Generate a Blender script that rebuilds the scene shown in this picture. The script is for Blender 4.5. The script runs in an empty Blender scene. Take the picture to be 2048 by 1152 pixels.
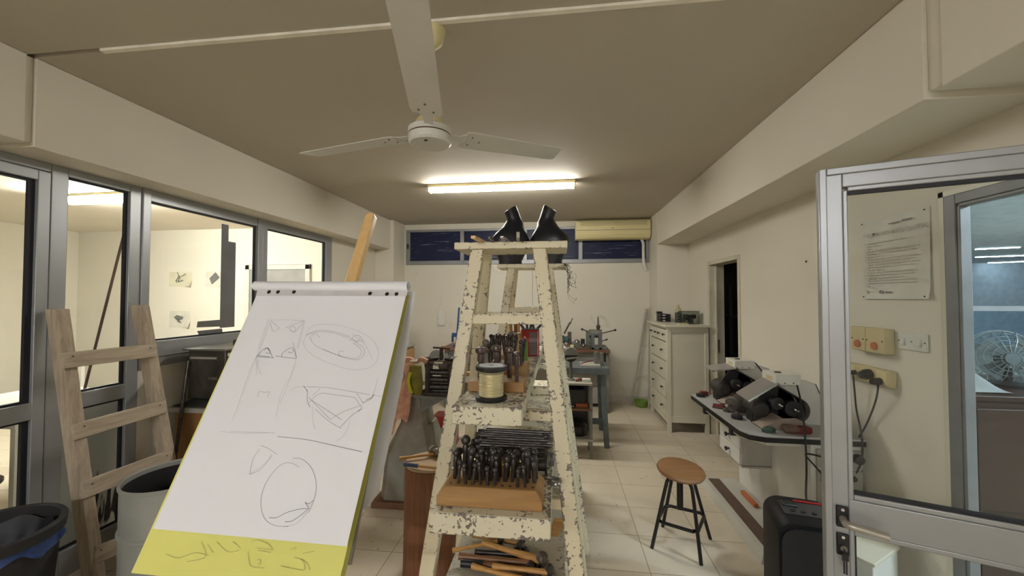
import bpy, bmesh, math, random
from mathutils import Vector, Matrix
random.seed(7)
PI = math.pi
S = bpy.context.scene
col = S.collection

# ------------------------------------------------------------------ camera
CAM_H, FPX, YAW = 1.65, 780.0, math.atan(94.5 / 780.0)
PITCH = math.atan(19 / 780.0)
cam_d = bpy.data.cameras.new('camera'); cam_d.sensor_width = 36.0
cam_d.lens = FPX * 36.0 / 2048.0; cam_d.clip_start = 0.02; cam_d.clip_end = 100
cam = bpy.data.objects.new('camera', cam_d); col.objects.link(cam)
cam.location = (0, 0, CAM_H); cam.rotation_euler = (PI / 2 + PITCH, 0, YAW)
S.camera = cam
S.view_settings.view_transform = 'Standard'; S.view_settings.look = 'None'
S.view_settings.gamma = 1.0; S.view_settings.use_curve_mapping = False
S.view_settings.exposure = 0.0
S.cycles.use_denoising = True
S.cycles.max_bounces = 10

# ------------------------------------------------------------------ world (night outside, dim)
w = bpy.data.worlds.new('world'); S.world = w; w.use_nodes = True
w.node_tree.nodes['Background'].inputs[0].default_value = (0.02, 0.03, 0.06, 1)
w.node_tree.nodes['Background'].inputs[1].default_value = 0.3

TUBE = 85.0        # emission of the fluorescent tubes in this room
TUBE_BEHIND = 135.0
TUBE_NEXT = 400.0
TUBE_HALL = 1000.0  # emission of the unseen lamps added to brighten the hall

# ------------------------------------------------------------------ measuring helpers (a photo pixel to a point on a real plane)
_f = Vector((-math.sin(YAW) * math.cos(PITCH), math.cos(YAW) * math.cos(PITCH), math.sin(PITCH)))
_r = Vector((math.cos(YAW), math.sin(YAW), 0)); _u = _r.cross(_f)
_C = Vector((0, 0, CAM_H))
def ray(x, y): return _f + _r * ((x - 1024) / FPX) + _u * ((576 - y) / FPX)
def atZ(x, y, z): d = ray(x, y); return _C + d * ((z - CAM_H) / d.z)
def atY(x, y, Y): d = ray(x, y); return _C + d * (Y / d.y)
def atX(x, y, X): d = ray(x, y); return _C + d * (X / d.x)

# ------------------------------------------------------------------ materials
def nt(name):
    m = bpy.data.materials.new(name); m.use_nodes = True
    t = m.node_tree; b = t.nodes['Principled BSDF']
    return m, t, b
def rgb(c): return (c[0], c[1], c[2], 1)
def mixrgb(t, fac, a, b, mode='MIX'):
    n = t.nodes.new('ShaderNodeMix'); n.data_type = 'RGBA'; n.blend_type = mode
    for sock, v in ((n.inputs[0], fac), (n.inputs[6], a), (n.inputs[7], b)):
        if hasattr(v, 'node'): t.links.new(v, sock)
        elif isinstance(v, (int, float)): sock.default_value = v
        else: sock.default_value = rgb(v)
    return n.outputs[2]
def noise(t, scale, detail=4, vec=None, dist=0, rough=.5):
    n = t.nodes.new('ShaderNodeTexNoise'); n.inputs['Scale'].default_value = scale
    n.inputs['Detail'].default_value = detail; n.inputs['Distortion'].default_value = dist
    n.inputs['Roughness'].default_value = rough
    if vec is not None: t.links.new(vec, n.inputs['Vector'])
    return n.outputs[0]
def mth(t, op, a, b=0.0, clamp=False):
    n = t.nodes.new('ShaderNodeMath'); n.operation = op; n.use_clamp = clamp
    for s, v in ((n.inputs[0], a), (n.inputs[1], b)):
        if hasattr(v, 'node'): t.links.new(v, s)
        else: s.default_value = v
    return n.outputs[0]
def ramp(t, v, lo, hi):
    n = t.nodes.new('ShaderNodeMapRange'); n.inputs[1].default_value = lo; n.inputs[2].default_value = hi
    t.links.new(v, n.inputs[0]); return n.outputs[0]
def coord(t, kind='Object', scale=None):
    n = t.nodes.new('ShaderNodeTexCoord'); o = n.outputs[kind]
    if scale:
        m = t.nodes.new('ShaderNodeMapping'); m.inputs['Scale'].default_value = scale
        t.links.new(o, m.inputs[0]); o = m.outputs[0]
    return o
def bump(t, b, h, strength=.2, dist=.002):
    n = t.nodes.new('ShaderNodeBump'); n.inputs['Strength'].default_value = strength
    n.inputs['Distance'].default_value = dist
    t.links.new(h, n.inputs['Height']); t.links.new(n.outputs[0], b.inputs['Normal'])
MC = {}
def mat(name, c, rough=.5, metal=0.0, var=.12, scale=6, bmp=0.0, bscale=60, spec=.5, c2=None, coat=0):
    if name in MC: return MC[name]
    m, t, b = nt(name)
    v = coord(t)
    n = noise(t, scale, 5, v)
    d = c2 if c2 else tuple(x * (1 - var * 1.6) for x in c)
    o = mixrgb(t, ramp(t, n, .35, .7), c, d)
    t.links.new(o, b.inputs['Base Color'])
    b.inputs['Roughness'].default_value = rough; b.inputs['Metallic'].default_value = metal
    b.inputs['Specular IOR Level'].default_value = spec
    if coat: b.inputs['Coat Weight'].default_value = coat
    if bmp: bump(t, b, noise(t, bscale, 4, v), bmp)
    MC[name] = m; return m
def wood(name, c, c2, axis='X', scale=9, rough=.5, stretch=14, bmp=.15):
    if name in MC: return MC[name]
    m, t, b = nt(name)
    s = {'X': (scale * .09, scale, scale), 'Y': (scale, scale * .09, scale), 'Z': (scale, scale, scale * .09)}[axis]
    v = coord(t, 'Object', s)
    n1 = noise(t, 3.0, 6, v, 1.2); n2 = noise(t, 14.0, 4, v)
    f = mth(t, 'ADD', mth(t, 'MULTIPLY', n1, .7), mth(t, 'MULTIPLY', n2, .3))
    t.links.new(mixrgb(t, ramp(t, f, .35, .65), c, c2), b.inputs['Base Color'])
    b.inputs['Roughness'].default_value = rough
    bump(t, b, n2, bmp, .001)
    MC[name] = m; return m
def peel(name, c=(.78, .705, .50), amount=.0, seed=0.0, chip=(.14, .115, .10), edge=.17, patch=.30):
    if name in MC: return MC[name]
    m, t, b = nt(name)
    mp = t.nodes.new('ShaderNodeMapping'); mp.inputs['Location'].default_value = (seed, seed * 1.7, seed * .3)
    tc = t.nodes.new('ShaderNodeTexCoord'); t.links.new(tc.outputs['Object'], mp.inputs[0]); v = mp.outputs[0]
    n1 = noise(t, 62, 3, v, .6, .6); n2 = noise(t, 4.5, 2, v); n4 = noise(t, 18, 3, v, .4)
    uv = t.nodes.new('ShaderNodeUVMap'); sx = t.nodes.new('ShaderNodeSeparateXYZ'); t.links.new(uv.outputs[0], sx.inputs[0])
    e = mth(t, 'ABSOLUTE', mth(t, 'SUBTRACT', mth(t, 'MULTIPLY', sx.outputs[0], 2.0), 1.0))
    e = mth(t, 'POWER', e, 3.5)
    s = mth(t, 'ADD', n1, mth(t, 'MULTIPLY', mth(t, 'SUBTRACT', n2, .5), .36))
    s = mth(t, 'ADD', s, mth(t, 'MULTIPLY', mth(t, 'SUBTRACT', n4, .5), patch))
    s = mth(t, 'ADD', s, mth(t, 'MULTIPLY', e, edge))
    mask = ramp(t, s, .690 - amount, .700 - amount)
    paintc = mixrgb(t, noise(t, 3, 4, v), c, tuple(x * .88 for x in c))
    woodc = mixrgb(t, noise(t, 30, 4, v), chip, tuple(x * 1.7 for x in chip))
    t.links.new(mixrgb(t, mask, paintc, woodc), b.inputs['Base Color'])
    b.inputs['Roughness'].default_value = .45
    bump(t, b, mth(t, 'SUBTRACT', 1.0, mask), .5, .0012)
    MC[name] = m; return m
def emit(name, c, s):
    m, t, b = nt(name)
    b.inputs['Base Color'].default_value = rgb(c); b.inputs['Emission Color'].default_value = rgb(c)
    b.inputs['Emission Strength'].default_value = s; return m
def glass(name, tint=(.93, .95, .95), refl=1.0):
    if name in MC: return MC[name]
    m = bpy.data.materials.new(name); m.use_nodes = True; t = m.node_tree; t.nodes.clear()
    out = t.nodes.new('ShaderNodeOutputMaterial'); mx = t.nodes.new('ShaderNodeMixShader')
    tr = t.nodes.new('ShaderNodeBsdfTransparent'); tr.inputs[0].default_value = rgb(tint)
    gl = t.nodes.new('ShaderNodeBsdfGlossy'); gl.inputs['Roughness'].default_value = .01
    lw = t.nodes.new('ShaderNodeLayerWeight'); lw.inputs[0].default_value = .5
    fr = mth(t, 'ADD', mth(t, 'MULTIPLY', mth(t, 'POWER', lw.outputs['Facing'], 5.0), .75), .022)
    t.links.new(mth(t, 'MULTIPLY', fr, refl), mx.inputs[0]); t.links.new(tr.outputs[0], mx.inputs[1]); t.links.new(gl.outputs[0], mx.inputs[2])
    t.links.new(mx.outputs[0], out.inputs[0]); MC[name] = m; return m

def floor_mat():
    m, t, b = nt('terrazzo tiles')
    v = coord(t)
    br = t.nodes.new('ShaderNodeTexBrick'); br.offset = 0; br.squash = 1
    mp = t.nodes.new('ShaderNodeMapping'); t.links.new(v, mp.inputs[0]); mp.inputs['Location'].default_value = (-.0875, .0, 0)
    t.links.new(mp.outputs[0], br.inputs['Vector'])
    br.inputs['Scale'].default_value = 1; br.inputs['Brick Width'].default_value = .405; br.inputs['Row Height'].default_value = .373
    br.inputs['Mortar Size'].default_value = .0028; br.inputs['Mortar Smooth'].default_value = .3; br.inputs['Bias'].default_value = 0
    br.inputs['Color1'].default_value = (.64, .57, .445, 1); br.inputs['Color2'].default_value = (.585, .515, .395, 1)
    br.inputs['Mortar'].default_value = (.15, .12, .09, 1)
    fine = noise(t, 160, 3, v); c = mixrgb(t, ramp(t, fine, .3, .75), br.outputs[0], (.52, .45, .35)); 
    c = mixrgb(t, .55, c, br.outputs[0])
    big = ramp(t, noise(t, 2.2, 5, v, .5), .45, .78)
    c = mixrgb(t, mth(t, 'MULTIPLY', big, .45), c, (.40, .34, .26))
    sp = ramp(t, noise(t, 26, 2, v, 1.5), .70, .715)
    sp = mth(t, 'MULTIPLY', sp, ramp(t, noise(t, 3.1, 2, v), .42, .55))
    c = mixrgb(t, mth(t, 'MULTIPLY', sp, .75), c, (.13, .11, .09))
    t.links.new(c, b.inputs['Base Color']); b.inputs['Roughness'].default_value = .42
    bump(t, b, noise(t, 5, 3, v), .05, .004)
    return m
def wall_mat(name, c, dirt=.0):
    m, t, b = nt(name); v = coord(t)
    n = noise(t, 1.3, 4, v)
    o = mixrgb(t, ramp(t, n, .3, .75), c, tuple(x * .94 for x in c))
    if dirt:
        d = mth(t, 'MULTIPLY', ramp(t, noise(t, 4.5, 7, v, 1.0), .62, .78), dirt)
        d = mth(t, 'MULTIPLY', d, ramp(t, noise(t, .9, 2, v), .45, .6))
        o = mixrgb(t, d, o, (.30, .27, .22))
    t.links.new(o, b.inputs['Base Color']); b.inputs['Roughness'].default_value = .75
    bump(t, b, noise(t, 90, 3, v), .08, .002)
    return m
def navy_mat():
    m, t, b = nt('navy painted glass'); v = coord(t)
    vs = coord(t, 'Object', (.8, 1, 26))
    scr = ramp(t, noise(t, 3.0, 3, vs, .8), .655, .675)
    fl = ramp(t, noise(t, 22, 3, v, 2.5), .715, .73)
    f = mth(t, 'MAXIMUM', mth(t, 'MULTIPLY', scr, .38), mth(t, 'MULTIPLY', fl, .35))
    t.links.new(mixrgb(t, f, (.018, .022, .055), (.45, .47, .52)), b.inputs['Base Color'])
    b.inputs['Roughness'].default_value = .3; b.inputs['Specular IOR Level'].default_value = .15; return m
def steel_dirty(name, c, c2, rough=.4, metal=.6, scale=5):
    m, t, b = nt(name); v = coord(t)
    n = ramp(t, noise(t, scale, 6, v, 1.0), .35, .7)
    t.links.new(mixrgb(t, n, c, c2), b.inputs['Base Color'])
    b.inputs['Roughness'].default_value = rough; b.inputs['Metallic'].default_value = metal
    bump(t, b, noise(t, 40, 4, v), .12, .001); MC[name] = m; return m
def art_mat():
    m, t, b = nt('black brush strokes on canvas'); 
    tc = t.nodes.new('ShaderNodeTexCoord'); mp = t.nodes.new('ShaderNodeMapping')
    mp.inputs['Rotation'].default_value = (.62, 0, 0); mp.inputs['Scale'].default_value = (1, 14, 1.6)
    t.links.new(tc.outputs['Object'], mp.inputs[0])
    n = noise(t, 2.2, 5, mp.outputs[0], .5); n2 = noise(t, 2.3, 2, tc.outputs['Object'])
    f = ramp(t, mth(t, 'ADD', n, mth(t, 'MULTIPLY', mth(t, 'SUBTRACT', n2, .5), 1.5)), .56, .64)
    t.links.new(mixrgb(t, f, (.86, .84, .80), (.035, .025, .035)), b.inputs['Base Color']); b.inputs['Roughness'].default_value = .6
    return m

M = {}
M['floor'] = floor_mat()
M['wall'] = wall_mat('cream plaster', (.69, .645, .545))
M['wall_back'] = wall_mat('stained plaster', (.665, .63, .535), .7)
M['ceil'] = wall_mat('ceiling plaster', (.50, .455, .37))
M['wall_next'] = wall_mat('next room plaster', (.80, .77, .68))
M['wall_hall'] = mat('hall paint', (.42, .52, .60), .7)
M['navy'] = navy_mat()
M['alu'] = mat('aluminium', (.39, .405, .42), .38, .45, .05, 3)
M['alu_d'] = mat('aluminium dull', (.27, .275, .28), .42, .4, .08, 3)
M['gasket'] = mat('gasket', (.012, .012, .02), .6)
M['glass'] = glass('clear glass')
M['white'] = mat('white enamel', (.66, .65, .60), .35, 0, .04)
M['offwhite'] = mat('chest paint', (.60, .565, .45), .4, 0, .04, 3)
M['paper'] = mat('white paper', (.87, .88, .94), .7, 0, .02, 2)
M['yellow'] = mat('yellow paper', (.80, .78, .22), .7, 0, .05, 3)
M['pencil'] = mat('pencil', (.35, .33, .36), .6)
M['pencil_d'] = mat('pencil dark', (.16, .15, .19), .5)
M['pencil_l'] = mat('pencil faint', (.58, .56, .58), .6)
M['pencil_y'] = mat('pencil on yellow', (.50, .48, .17), .6)
M['black'] = mat('black plastic', (.012, .012, .014), .4)
M['blackm'] = mat('black metal', (.016, .014, .014), .32, .3)
M['blacks'] = mat('black satin', (.018, .019, .026), .33, 0, .05, 3)
M['knob'] = mat('dark knob', (.02, .012, .02), .35)
M['brownh'] = mat('dark oiled wood', (.075, .045, .04), .35, 0, .3, 30)
M['steel_dk'] = steel_dirty('blackened steel', (.050, .042, .042), (.11, .095, .09), .38, .7, 30)
M['steel'] = steel_dirty('worn steel', (.30, .29, .27), (.16, .14, .12), .35, .85, 12)
M['chrome'] = mat('bright steel', (.7, .7, .7), .15, 1.0, .03)
M['brass'] = mat('brass', (.62, .47, .16), .3, .9)
M['boxsteel'] = steel_dirty('dirty steel sheet', (.13, .12, .10), (.055, .05, .045), .3, .55, 4)
M['greymach'] = steel_dirty('machine grey', (.16, .17, .15), (.075, .06, .045), .5, .2, 5)
M['bluegrey'] = steel_dirty('blue grey paint', (.115, .14, .145), (.08, .09, .09), .5, .1, 5)
M['benchgrey'] = steel_dirty('bench grey', (.22, .22, .20), (.11, .105, .095), .5, .1, 3)
M['benchpanel'] = steel_dirty('bench side panel', (.42, .40, .34), (.34, .32, .27), .5, .05, 3)
M['pine'] = wood('pine', (.84, .57, .27), (.72, .45, .18), 'Z', 9, .4)
M['pallet'] = wood('pallet wood', (.50, .42, .32), (.32, .255, .19), 'Z', 10, .8, bmp=.4)
M['palletY'] = wood('pallet wood slat', (.53, .45, .345), (.36, .29, .215), 'Y', 10, .8, bmp=.4)
M['block'] = wood('block wood', (.44, .255, .10), (.33, .175, .06), 'X', 8, .45)
M['bench_top'] = wood('bench top wood', (.20, .095, .045), (.11, .05, .03), 'X', 8, .5)
M['seat'] = wood('seat wood', (.27, .135, .05), (.18, .085, .035), 'X', 7, .4)
M['bark'] = wood('log bark', (.26, .105, .045), (.15, .06, .028), 'Z', 8, .55)
M['logtop'] = wood('log end', (.50, .36, .22), (.36, .25, .16), 'X', 8, .7)
M['hammer'] = wood('hammer handle', (.58, .32, .10), (.40, .20, .06), 'X', 16, .4)
M['hammer_d'] = wood('dark hammer handle', (.27, .12, .05), (.16, .07, .035), 'X', 16, .4)
M['cabwood'] = wood('cabinet veneer', (.52, .31, .135), (.44, .255, .11), 'Z', 6, .5)
M['orange'] = wood('orange veneer', (.30, .15, .045), (.24, .115, .035), 'Z', 5, .5)
M['leather'] = mat('peach leather', (.68, .36, .24), .7, 0, .25, 18, .3, 25)
M['olive'] = mat('olive leather', (.22, .19, .02), .75, 0, .3, 15, .4, 30)
M['lime'] = mat('lime fabric', (.50, .50, .02), .7)
M['acream'] = mat('aged cream plastic', (.70, .61, .33), .4, 0, .05, 3)
M['beige'] = mat('beige plastic', (.58, .48, .27), .45, 0, .05)
M['amber'] = mat('orange button', (.50, .13, .035), .4)
M['red'] = mat('red paint', (.42, .02, .018), .4)
M['redd'] = mat('dull red', (.16, .02, .02), .5)
M['blue'] = mat('blue paint', (.03, .07, .17), .4)
M['bagblack'] = mat('black bag plastic', (.008, .008, .014), .55)
M['bluebag'] = mat('blue plastic bag', (.03, .065, .22), .25, 0, .3, 25, .6, 18)
M['green'] = mat('green plastic', (.17, .29, .035), .4)
M['bingrey'] = steel_dirty('painted drum', (.36, .37, .34), (.30, .305, .28), .42, .1, 3)
M['rubber'] = mat('rubber', (.02, .02, .022), .7)
M['matbrown'] = mat('brown mat', (.115, .07, .05), .8, 0, .1, 10)
M['deskgrey'] = mat('desk laminate', (.43, .43, .42), .4, 0, .06, 5)
M['plinth'] = mat('grey plinth', (.52, .51, .45), .5, 0, .08, 4)
M['trayw'] = mat('tray board', (.36, .29, .24), .6, 0, .1, 8)
M['dust'] = steel_dirty('dusty dark metal', (.05, .045, .042), (.12, .10, .085), .6, .2, 14)
def film(name, c, a):
    m, t, b = nt(name); b.inputs['Base Color'].default_value = rgb(c); b.inputs['Alpha'].default_value = a; b.inputs['Roughness'].default_value = .25; return m
M['acryl'] = film('smoky acrylic', (.36, .33, .31), .72)
M['plasticbox'] = glass('clear plastic', (.62, .66, .64), 1.6)
M['tape'] = mat('grey tape', (.20, .20, .205), .35, .2, .15, 5)
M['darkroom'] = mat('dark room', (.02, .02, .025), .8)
M['brownpanel'] = wood('brown panel', (.030, .011, .006), (.022, .009, .005), 'X', 5, .4)
M['copper'] = mat('wire winding', (.80, .74, .52), .30, .6, .05)
M['jug'] = mat('milky plastic', (.62, .63, .62), .4)
M['wire'] = mat('rusty wire', (.05, .035, .03), .5, .5)

# ------------------------------------------------------------------ mesh builder
class MB:
    def __init__(self): self.bm = bmesh.new(); self.uv = self.bm.loops.layers.uv.verify()
    def V(self, p): return self.bm.verts.new(p)
    def F(self, vs, uvs=None):
        try: f = self.bm.faces.new(vs)
        except ValueError: return None
        if uvs:
            for l, q in zip(f.loops, uvs): l[self.uv].uv = q
        else:
            for l in f.loops: l[self.uv].uv = (.5, .5)
        return f
    def hexa(self, P8):
        v = [self.V(p) for p in P8]
        for q in ((0, 3, 2, 1), (4, 5, 6, 7), (0, 1, 5, 4), (2, 3, 7, 6), (1, 2, 6, 5), (3, 0, 4, 7)):
            a, b, c = v[q[0]].co, v[q[1]].co, v[q[2]].co
            if (a - b).length < (b - c).length: uv = [(0, 0), (1, 0), (1, 1), (0, 1)]
            else: uv = [(0, 0), (0, 1), (1, 1), (1, 0)]
            self.F([v[i] for i in q], uv)
        return v
    def box(self, x0, x1, y0, y1, z0, z1, R=None, c=None):
        p = [Vector(q) for q in ((x0, y0, z0), (x1, y0, z0), (x1, y1, z0), (x0, y1, z0), (x0, y0, z1), (x1, y0, z1), (x1, y1, z1), (x0, y1, z1))]
        if R is not None:
            cc = Vector(c) if c is not None else sum(p, Vector()) / 8
            p = [cc + R @ (q - cc) for q in p]
        return self.hexa(p)
    def beam(self, p0, p1, w, t, side=(1, 0, 0), ends=None):
        p0, p1 = Vector(p0), Vector(p1); d = (p1 - p0).normalized()
        s = Vector(side); s = (s - d * s.dot(d)).normalized() * w / 2; n = d.cross(s).normalized() * t / 2
        if ends == 'flat':      # ends cut level
            def cut(p, q): return q + d * ((p.z - q.z) / d.z) if abs(d.z) > .2 else q
            return self.hexa([cut(p0, p0 - s - n), cut(p0, p0 + s - n), cut(p0, p0 + s + n), cut(p0, p0 - s + n),
                       cut(p1, p1 - s - n), cut(p1, p1 + s - n), cut(p1, p1 + s + n), cut(p1, p1 - s + n)])
        return self.hexa([p0 - s - n, p0 + s - n, p0 + s + n, p0 - s + n, p1 - s - n, p1 + s - n, p1 + s + n, p1 - s + n])
    def loft(self, rings, cap=True, close=True):
        R = [[self.V(p) for p in r] for r in rings]; n = len(R[0])
        for a, b in zip(R, R[1:]):
            for i in range(n if close else n - 1):
                j = (i + 1) % n; self.F([a[i], a[j], b[j], b[i]])
        if cap and close:
            self.F(R[0][::-1]); self.F(R[-1])
        return R
    def ring(self, c, r, ax, n=16, e1=None, rx=None):
        ax = Vector(ax).normalized()
        if e1 is None: e1 = Vector((1, 0, 0)) if abs(ax.x) < .9 else Vector((0, 1, 0))
        e1 = Vector(e1); e1 = (e1 - ax * e1.dot(ax)).normalized(); e2 = ax.cross(e1)
        c = Vector(c); rx = rx or r
        return [c + e1 * (math.cos(2 * PI * i / n) * r) + e2 * (math.sin(2 * PI * i / n) * rx) for i in range(n)]
    def cyl(self, p0, p1, r0, r1=None, n=16):
        r1 = r0 if r1 is None else r1; ax = Vector(p1) - Vector(p0)
        self.loft([self.ring(p0, r0, ax, n), self.ring(p1, r1, ax, n)]); return self
    def lathe(self, prof, o=(0, 0, 0), ax=(0, 0, 1), n=20, cap=True):
        o = Vector(o); ax = Vector(ax).normalized()
        self.loft([self.ring(o + ax * z, max(r, .0004), ax, n) for r, z in prof], cap); return self
    def ball(self, c, r, n=14, s=(1, 1, 1)):
        c = Vector(c); k = max(6, n // 2)
        rings = []
        for i in range(1, k):
            a = -PI / 2 + PI * i / k
            rings.append([c + Vector((math.cos(a) * math.cos(2 * PI * j / n) * r * s[0], math.cos(a) * math.sin(2 * PI * j / n) * r * s[1], math.sin(a) * r * s[2])) for j in range(n)])
        self.loft(rings); return self
    def tube(self, pts, r, n=8, closed=False, rf=None):
        pts = [Vector(p) for p in pts]; m = len(pts); rings = []; e = None
        for i, p in enumerate(pts):
            a = pts[(i - 1) % m] if (closed or i) else p; b = pts[(i + 1) % m] if (closed or i < m - 1) else p
            d = (b - a); d = d.normalized() if d.length > 1e-9 else Vector((0, 0, 1))
            if e is None: e = Vector((0, 0, 1)) if abs(d.z) < .9 else Vector((1, 0, 0))
            e = (e - d * e.dot(d)); e = e.normalized() if e.length > 1e-6 else d.orthogonal().normalized()
            rr = r * (rf(i / (m - 1)) if rf else 1)
            rings.append(self.ring(p, rr, d, n, e))
        if closed: rings.append(rings[0]); self.loft(rings, cap=False)
        else: self.loft(rings)
        return self
    def prism(self, pts, off):     # polygon in 3d extruded by off
        off = Vector(off); a = [self.V(Vector(p)) for p in pts]; b = [self.V(Vector(p) + off) for p in pts]; n = len(a)
        self.F(a[::-1]); self.F(b)
        for i in range(n): self.F([a[i], a[(i + 1) % n], b[(i + 1) % n], b[i]])
        return self
    def grid(self, fn, nu, nv, thick=0.0):
        g = [[self.V(fn(i / nu, j / nv)) for i in range(nu + 1)] for j in range(nv + 1)]
        for j in range(nv):
            for i in range(nu): self.F([g[j][i], g[j][i + 1], g[j + 1][i + 1], g[j + 1][i]])
        return self

def smooth_path(pts, k=6):
    pts = [Vector(p) for p in pts]; out = []
    for i in range(len(pts) - 1):
        p0 = pts[max(i - 1, 0)]; p1 = pts[i]; p2 = pts[i + 1]; p3 = pts[min(i + 2, len(pts) - 1)]
        for j in range(k):
            t = j / k
            out.append(.5 * ((2 * p1) + (p2 - p0) * t + (2 * p0 - 5 * p1 + 4 * p2 - p3) * t * t + (3 * p1 - p0 - 3 * p2 + p3) * t ** 3))
    out.append(pts[-1]); return out

WM = {}
def props(o, label=None, cat=None, group=None, kind=None):
    if label: o['label'] = label
    if cat: o['category'] = cat
    if group: o['group'] = group
    if kind: o['kind'] = kind
def thing(name, label, cat, loc=(0, 0, 0), rz=0.0, group=None, world=False, kind=None):
    o = bpy.data.objects.new(name, None); col.objects.link(o); o.empty_display_size = .05
    o.location = loc; o.rotation_euler = (0, 0, rz); props(o, label, cat, group, kind)
    mw = Matrix.Translation(Vector(loc)) @ Matrix.Rotation(rz, 4, 'Z')
    WM[o.name] = mw.inverted() if world else None
    return o
def obj(name, mb, m, parent=None, bevel=0, seg=2, label=None, sharp=35, solid=0):
    me = bpy.data.meshes.new(name); bm = mb.bm
    bmesh.ops.recalc_face_normals(bm, faces=bm.faces[:])
    inv = WM.get(parent.name) if parent is not None else None
    loc = None
    if inv is not None: bm.transform(inv)
    if parent is None:
        vs = [v.co for v in bm.verts]
        loc = Vector(((min(v.x for v in vs) + max(v.x for v in vs)) / 2, (min(v.y for v in vs) + max(v.y for v in vs)) / 2, min(v.z for v in vs)))
        bm.transform(Matrix.Translation(-loc))
    bm.to_mesh(me); bm.free()
    me.materials.append(m)
    for p in me.polygons: p.use_smooth = True
    me.set_sharp_from_angle(angle=math.radians(sharp))
    o = bpy.data.objects.new(name, me); col.objects.link(o)
    if loc is not None: o.location = loc
    if parent is not None: o.parent = parent; WM[o.name] = inv
    if solid:
        md = o.modifiers.new('solid', 'SOLIDIFY'); md.thickness = solid; md.offset = 0
    if bevel:
        md = o.modifiers.new('bevel', 'BEVEL'); md.width = bevel; md.segments = seg; md.limit_method = 'ANGLE'; md.angle_limit = math.radians(40)
    if label: o['label'] = label
    return o
def single(name, mb, m, label, cat, group=None, kind=None, **k):
    o = obj(name, mb, m, None, **k); props(o, label, cat, group, kind); return o
def struct(name, mb, m, parent=None, **k):
    o = obj(name, mb, m, parent, **k)
    if parent is None: o['kind'] = 'structure'
    return o
def clone(root, loc=None, rz=None, label=None, parent=None):
    c = root.copy(); col.objects.link(c)
    if parent is not None: c.parent = parent
    if loc is not None: c.location = loc
    if rz is not None: c.rotation_euler = (0, 0, rz) if isinstance(rz, (int, float)) else rz
    if label: c['label'] = label
    for ch in [x for x in col.objects if x.parent == root]: clone(ch, parent=c)
    return c
def text_obj(name, body, size, m, parent, mw, align='LEFT', bold=0.0, label=None):
    cu = bpy.data.curves.new(name, 'FONT'); cu.body = body; cu.size = size; cu.align_x = align; cu.extrude = .0002; cu.offset = bold
    tmp = bpy.data.objects.new('tmp', cu); col.objects.link(tmp)
    me = bpy.data.meshes.new_from_object(tmp.evaluated_get(bpy.context.evaluated_depsgraph_get()))
    bpy.data.objects.remove(tmp)
    inv = WM.get(parent.name)
    me.transform((inv @ mw) if inv is not None else mw)
    me.materials.clear(); me.materials.append(m)
    o = bpy.data.objects.new(name, me); col.objects.link(o); o.parent = parent; WM[o.name] = inv
    if label: o['label'] = label
    return o
def B(*a, **k):
    m = MB(); m.box(*a, **k); return m
Rz = lambda a: Matrix.Rotation(a, 3, 'Z')
Rx = lambda a: Matrix.Rotation(a, 3, 'X')
Ry = lambda a: Matrix.Rotation(a, 3, 'Y')

# ================================================================== THE ROOM
XL, XR, YB, ZC, ZB = -2.90, 1.83, 6.33, 2.88, 2.42    # partition face, right wall, back wall, ceiling, beam soffit
YF = -8.0                                             # front wall, behind the camera
struct('floor', B(-9.0, 18, YF - .1, 16, -.1, 0), M['floor'])
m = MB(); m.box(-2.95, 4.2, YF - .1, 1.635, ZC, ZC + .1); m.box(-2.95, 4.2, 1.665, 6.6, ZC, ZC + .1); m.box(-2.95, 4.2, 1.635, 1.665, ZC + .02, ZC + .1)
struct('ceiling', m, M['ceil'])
struct('ceiling', B(-9.0, -2.951, YF - .1, 6.6, ZC, ZC + .1), M['wall_next'])
m = MB(); m.box(4.2, 18, YF - .1, 16, ZC, ZC + .1); m.box(1.83, 4.2, 6.61, 16, ZC, ZC + .1); struct('ceiling', m, mat('hall ceiling paint', (.50, .60, .68), .7))
# bright strip over the expansion joint
struct('trim_3', B(-2.25, 1.41, 1.638, 1.662, ZC - .012, ZC + .015), mat('joint strip', (.95, .90, .78), .6))
# beams along both sides, in two lengths with the joint between them
m = MB(); m.box(XL - .02, -2.66, 1.665, 5.90, ZB, ZC - .001); m.box(XL - .02, -2.66, YF, 1.63, ZB + .012, ZC - .001); m.box(XL - .02, -2.675, 1.63, 1.665, ZB + .02, ZC - .001)
struct('trim_1', m, M['wall'], bevel=.004)
m = MB(); m.box(1.41, XR + .01, 1.68, 5.85, ZB, ZC - .001); m.box(1.41, XR + .01, YF, 1.61, ZB + .012, ZC - .001); m.box(1.425, XR + .01, 1.61, 1.68, ZB + .03, ZC - .001)
struct('trim_2', m, M['wall'], bevel=.004)
# corner piers
m = MB(); m.prism([(1.405, YB + .01, 0), (1.405, 5.84, 0), (XR + .01, 5.86, 0), (XR + .01, YB + .01, 0)], (0, 0, ZC - .001)); struct('wall_pier_right', m, M['wall'])
struct('wall_pier_left', B(XL - .01, -2.60, 5.89, YB + .01, 0, ZC - .001), M['wall'])
# back wall round the strip window
wx0, wx1, wz0, wz1 = -2.57, 1.40, 2.20, 2.79
m = MB(); m.box(-3.0, 2.0, YB, YB + .14, 0, wz0); m.box(-3.0, 2.0, YB, YB + .14, wz1, ZC); m.box(-3.0, wx0, YB, YB + .14, wz0, wz1); m.box(wx1, 2.0, YB, YB + .14, wz0, wz1)
struct('wall_back', m, M['wall_back'])
struct('baseboard_back', B(-2.0, 1.38, YB - .012, YB, 0, .10), mat('tile skirting', (.56, .52, .44), .45), bevel=.003)
struct('wall_front', B(-9, 2.0, YF - .1, YF, 0, ZC), M['wall'])
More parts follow.
